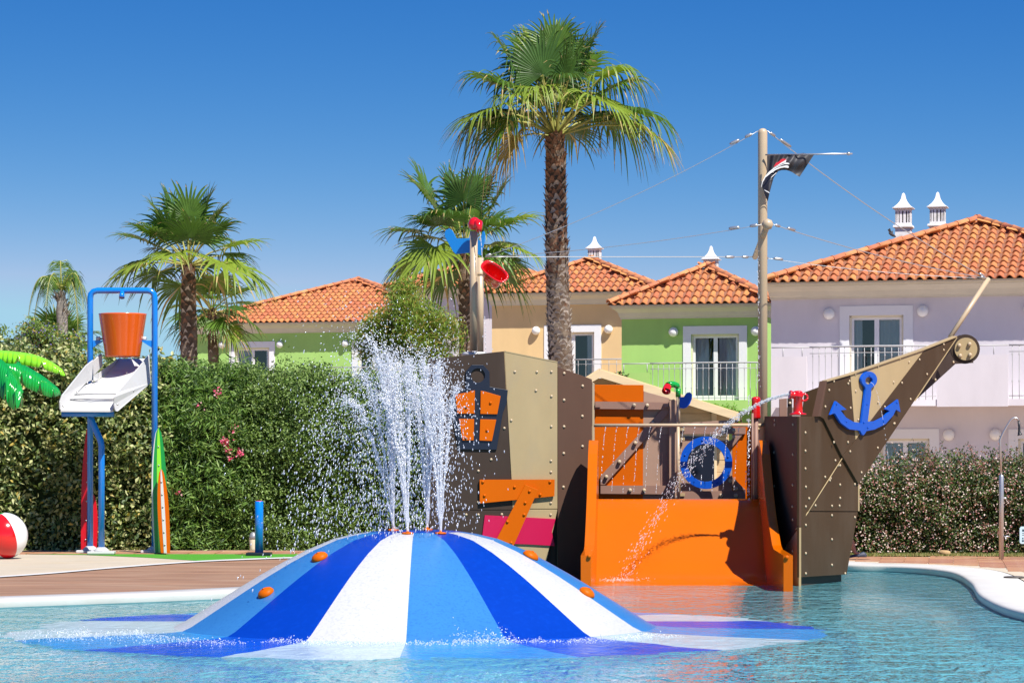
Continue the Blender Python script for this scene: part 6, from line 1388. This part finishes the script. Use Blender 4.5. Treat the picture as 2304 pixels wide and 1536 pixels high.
skin('shirt', [(X,Y,Zg+1.0),(X,Y,Zg+1.2),(X-.02,Y,Zg+1.40),(X,Y-.17,Zg+1.40),(X+.05,Y-.20,Zg+1.24),(X-.02,Y+.17,Zg+1.40),(X-.07,Y+.20,Zg+1.24)], [(0,1),(1,2),(2,3),(3,4),(2,5),(5,6)], [.14,.14,.15,.075,.06,.075,.06], M['shirt'], pr)
skin('shorts', [(X,Y,Zg+.95),(X,Y-.09,Zg+.88),(X+.03,Y-.10,Zg+.60),(X,Y+.09,Zg+.88),(X-.13,Y+.10,Zg+.62)], [(0,1),(1,2),(0,3),(3,4)], [.135,.11,.085,.11,.085], M['short'], pr)
mb = MB()
for (fx, fy) in ((foot.x,Y-.10),(X-.31,Y+.10)):
    d_ = -1; c = Vector((fx, fy, Zg)); prf = [(-.13,.028,.02),(-.10,.05,.045),(-.03,.062,.05),(.04,.085,.045),(.09,.10,.04),(.13,.07,.03)]
    for x_, h_, w_ in prf:
        for k in range(10): t_ = math.pi*2*k/10; mb.v.append(c+Vector((x_, w_*math.cos(t_), max(.002, h_*.5+h_*.5*math.sin(t_)))))
    b0 = len(mb.v)-60
    for i in range(5):
        for k in range(10): a = b0+i*10+k; b_ = b0+i*10+(k+1) % 10; mb.f.append([a,b_,b_+10,a+10]); mb.m.append(0); mb.sm.append(True)
    mb.f.append([b0+k for k in range(10)]); mb.m.append(0); mb.sm.append(False); mb.f.append([b0+50+k for k in range(10)]); mb.m.append(0); mb.sm.append(False)
part('trainers', mb, [M['shoe']], pr)
mb = MB(); mb.lathe((X-.045,Y,Zg+1.60), [(0,-.02),(.07,0),(.095,.05),(.085,.11),(.05,.145),(0,.155)], 16); part('hair', mb, [M['hair']], pr)
# small bird taking off by the chimney
bq = at(2007, 528, 66); mb = MB(); mb.lathe(bq, [(0,-.10),(.02,-.08),(.038,-.02),(.035,.04),(.022,.075),(.022,.09),(.012,.105),(0,.125)], 10, 0, (.75,-.1,-.45))
mb.add([bq+Vector((.0,0,0)), bq+Vector((-.05,-.02,.16)), bq+Vector((-.11,0,.12)), bq+Vector((-.04,0,.0))], [(0,1,2,3)]); mb.add([bq+Vector((.02,.02,0)), bq+Vector((.04,.10,.10)), bq+Vector((-.03,.10,.10)), bq+Vector((-.03,.02,.0))], [(0,1,2,3)])
M['bird'] = mat('dark_feathers', (.04,.035,.04), .8); thing_mesh('bird', mb, [M['bird']], bq, label='tiny dark bird flying just left of the lavender house chimneys', cat='bird')
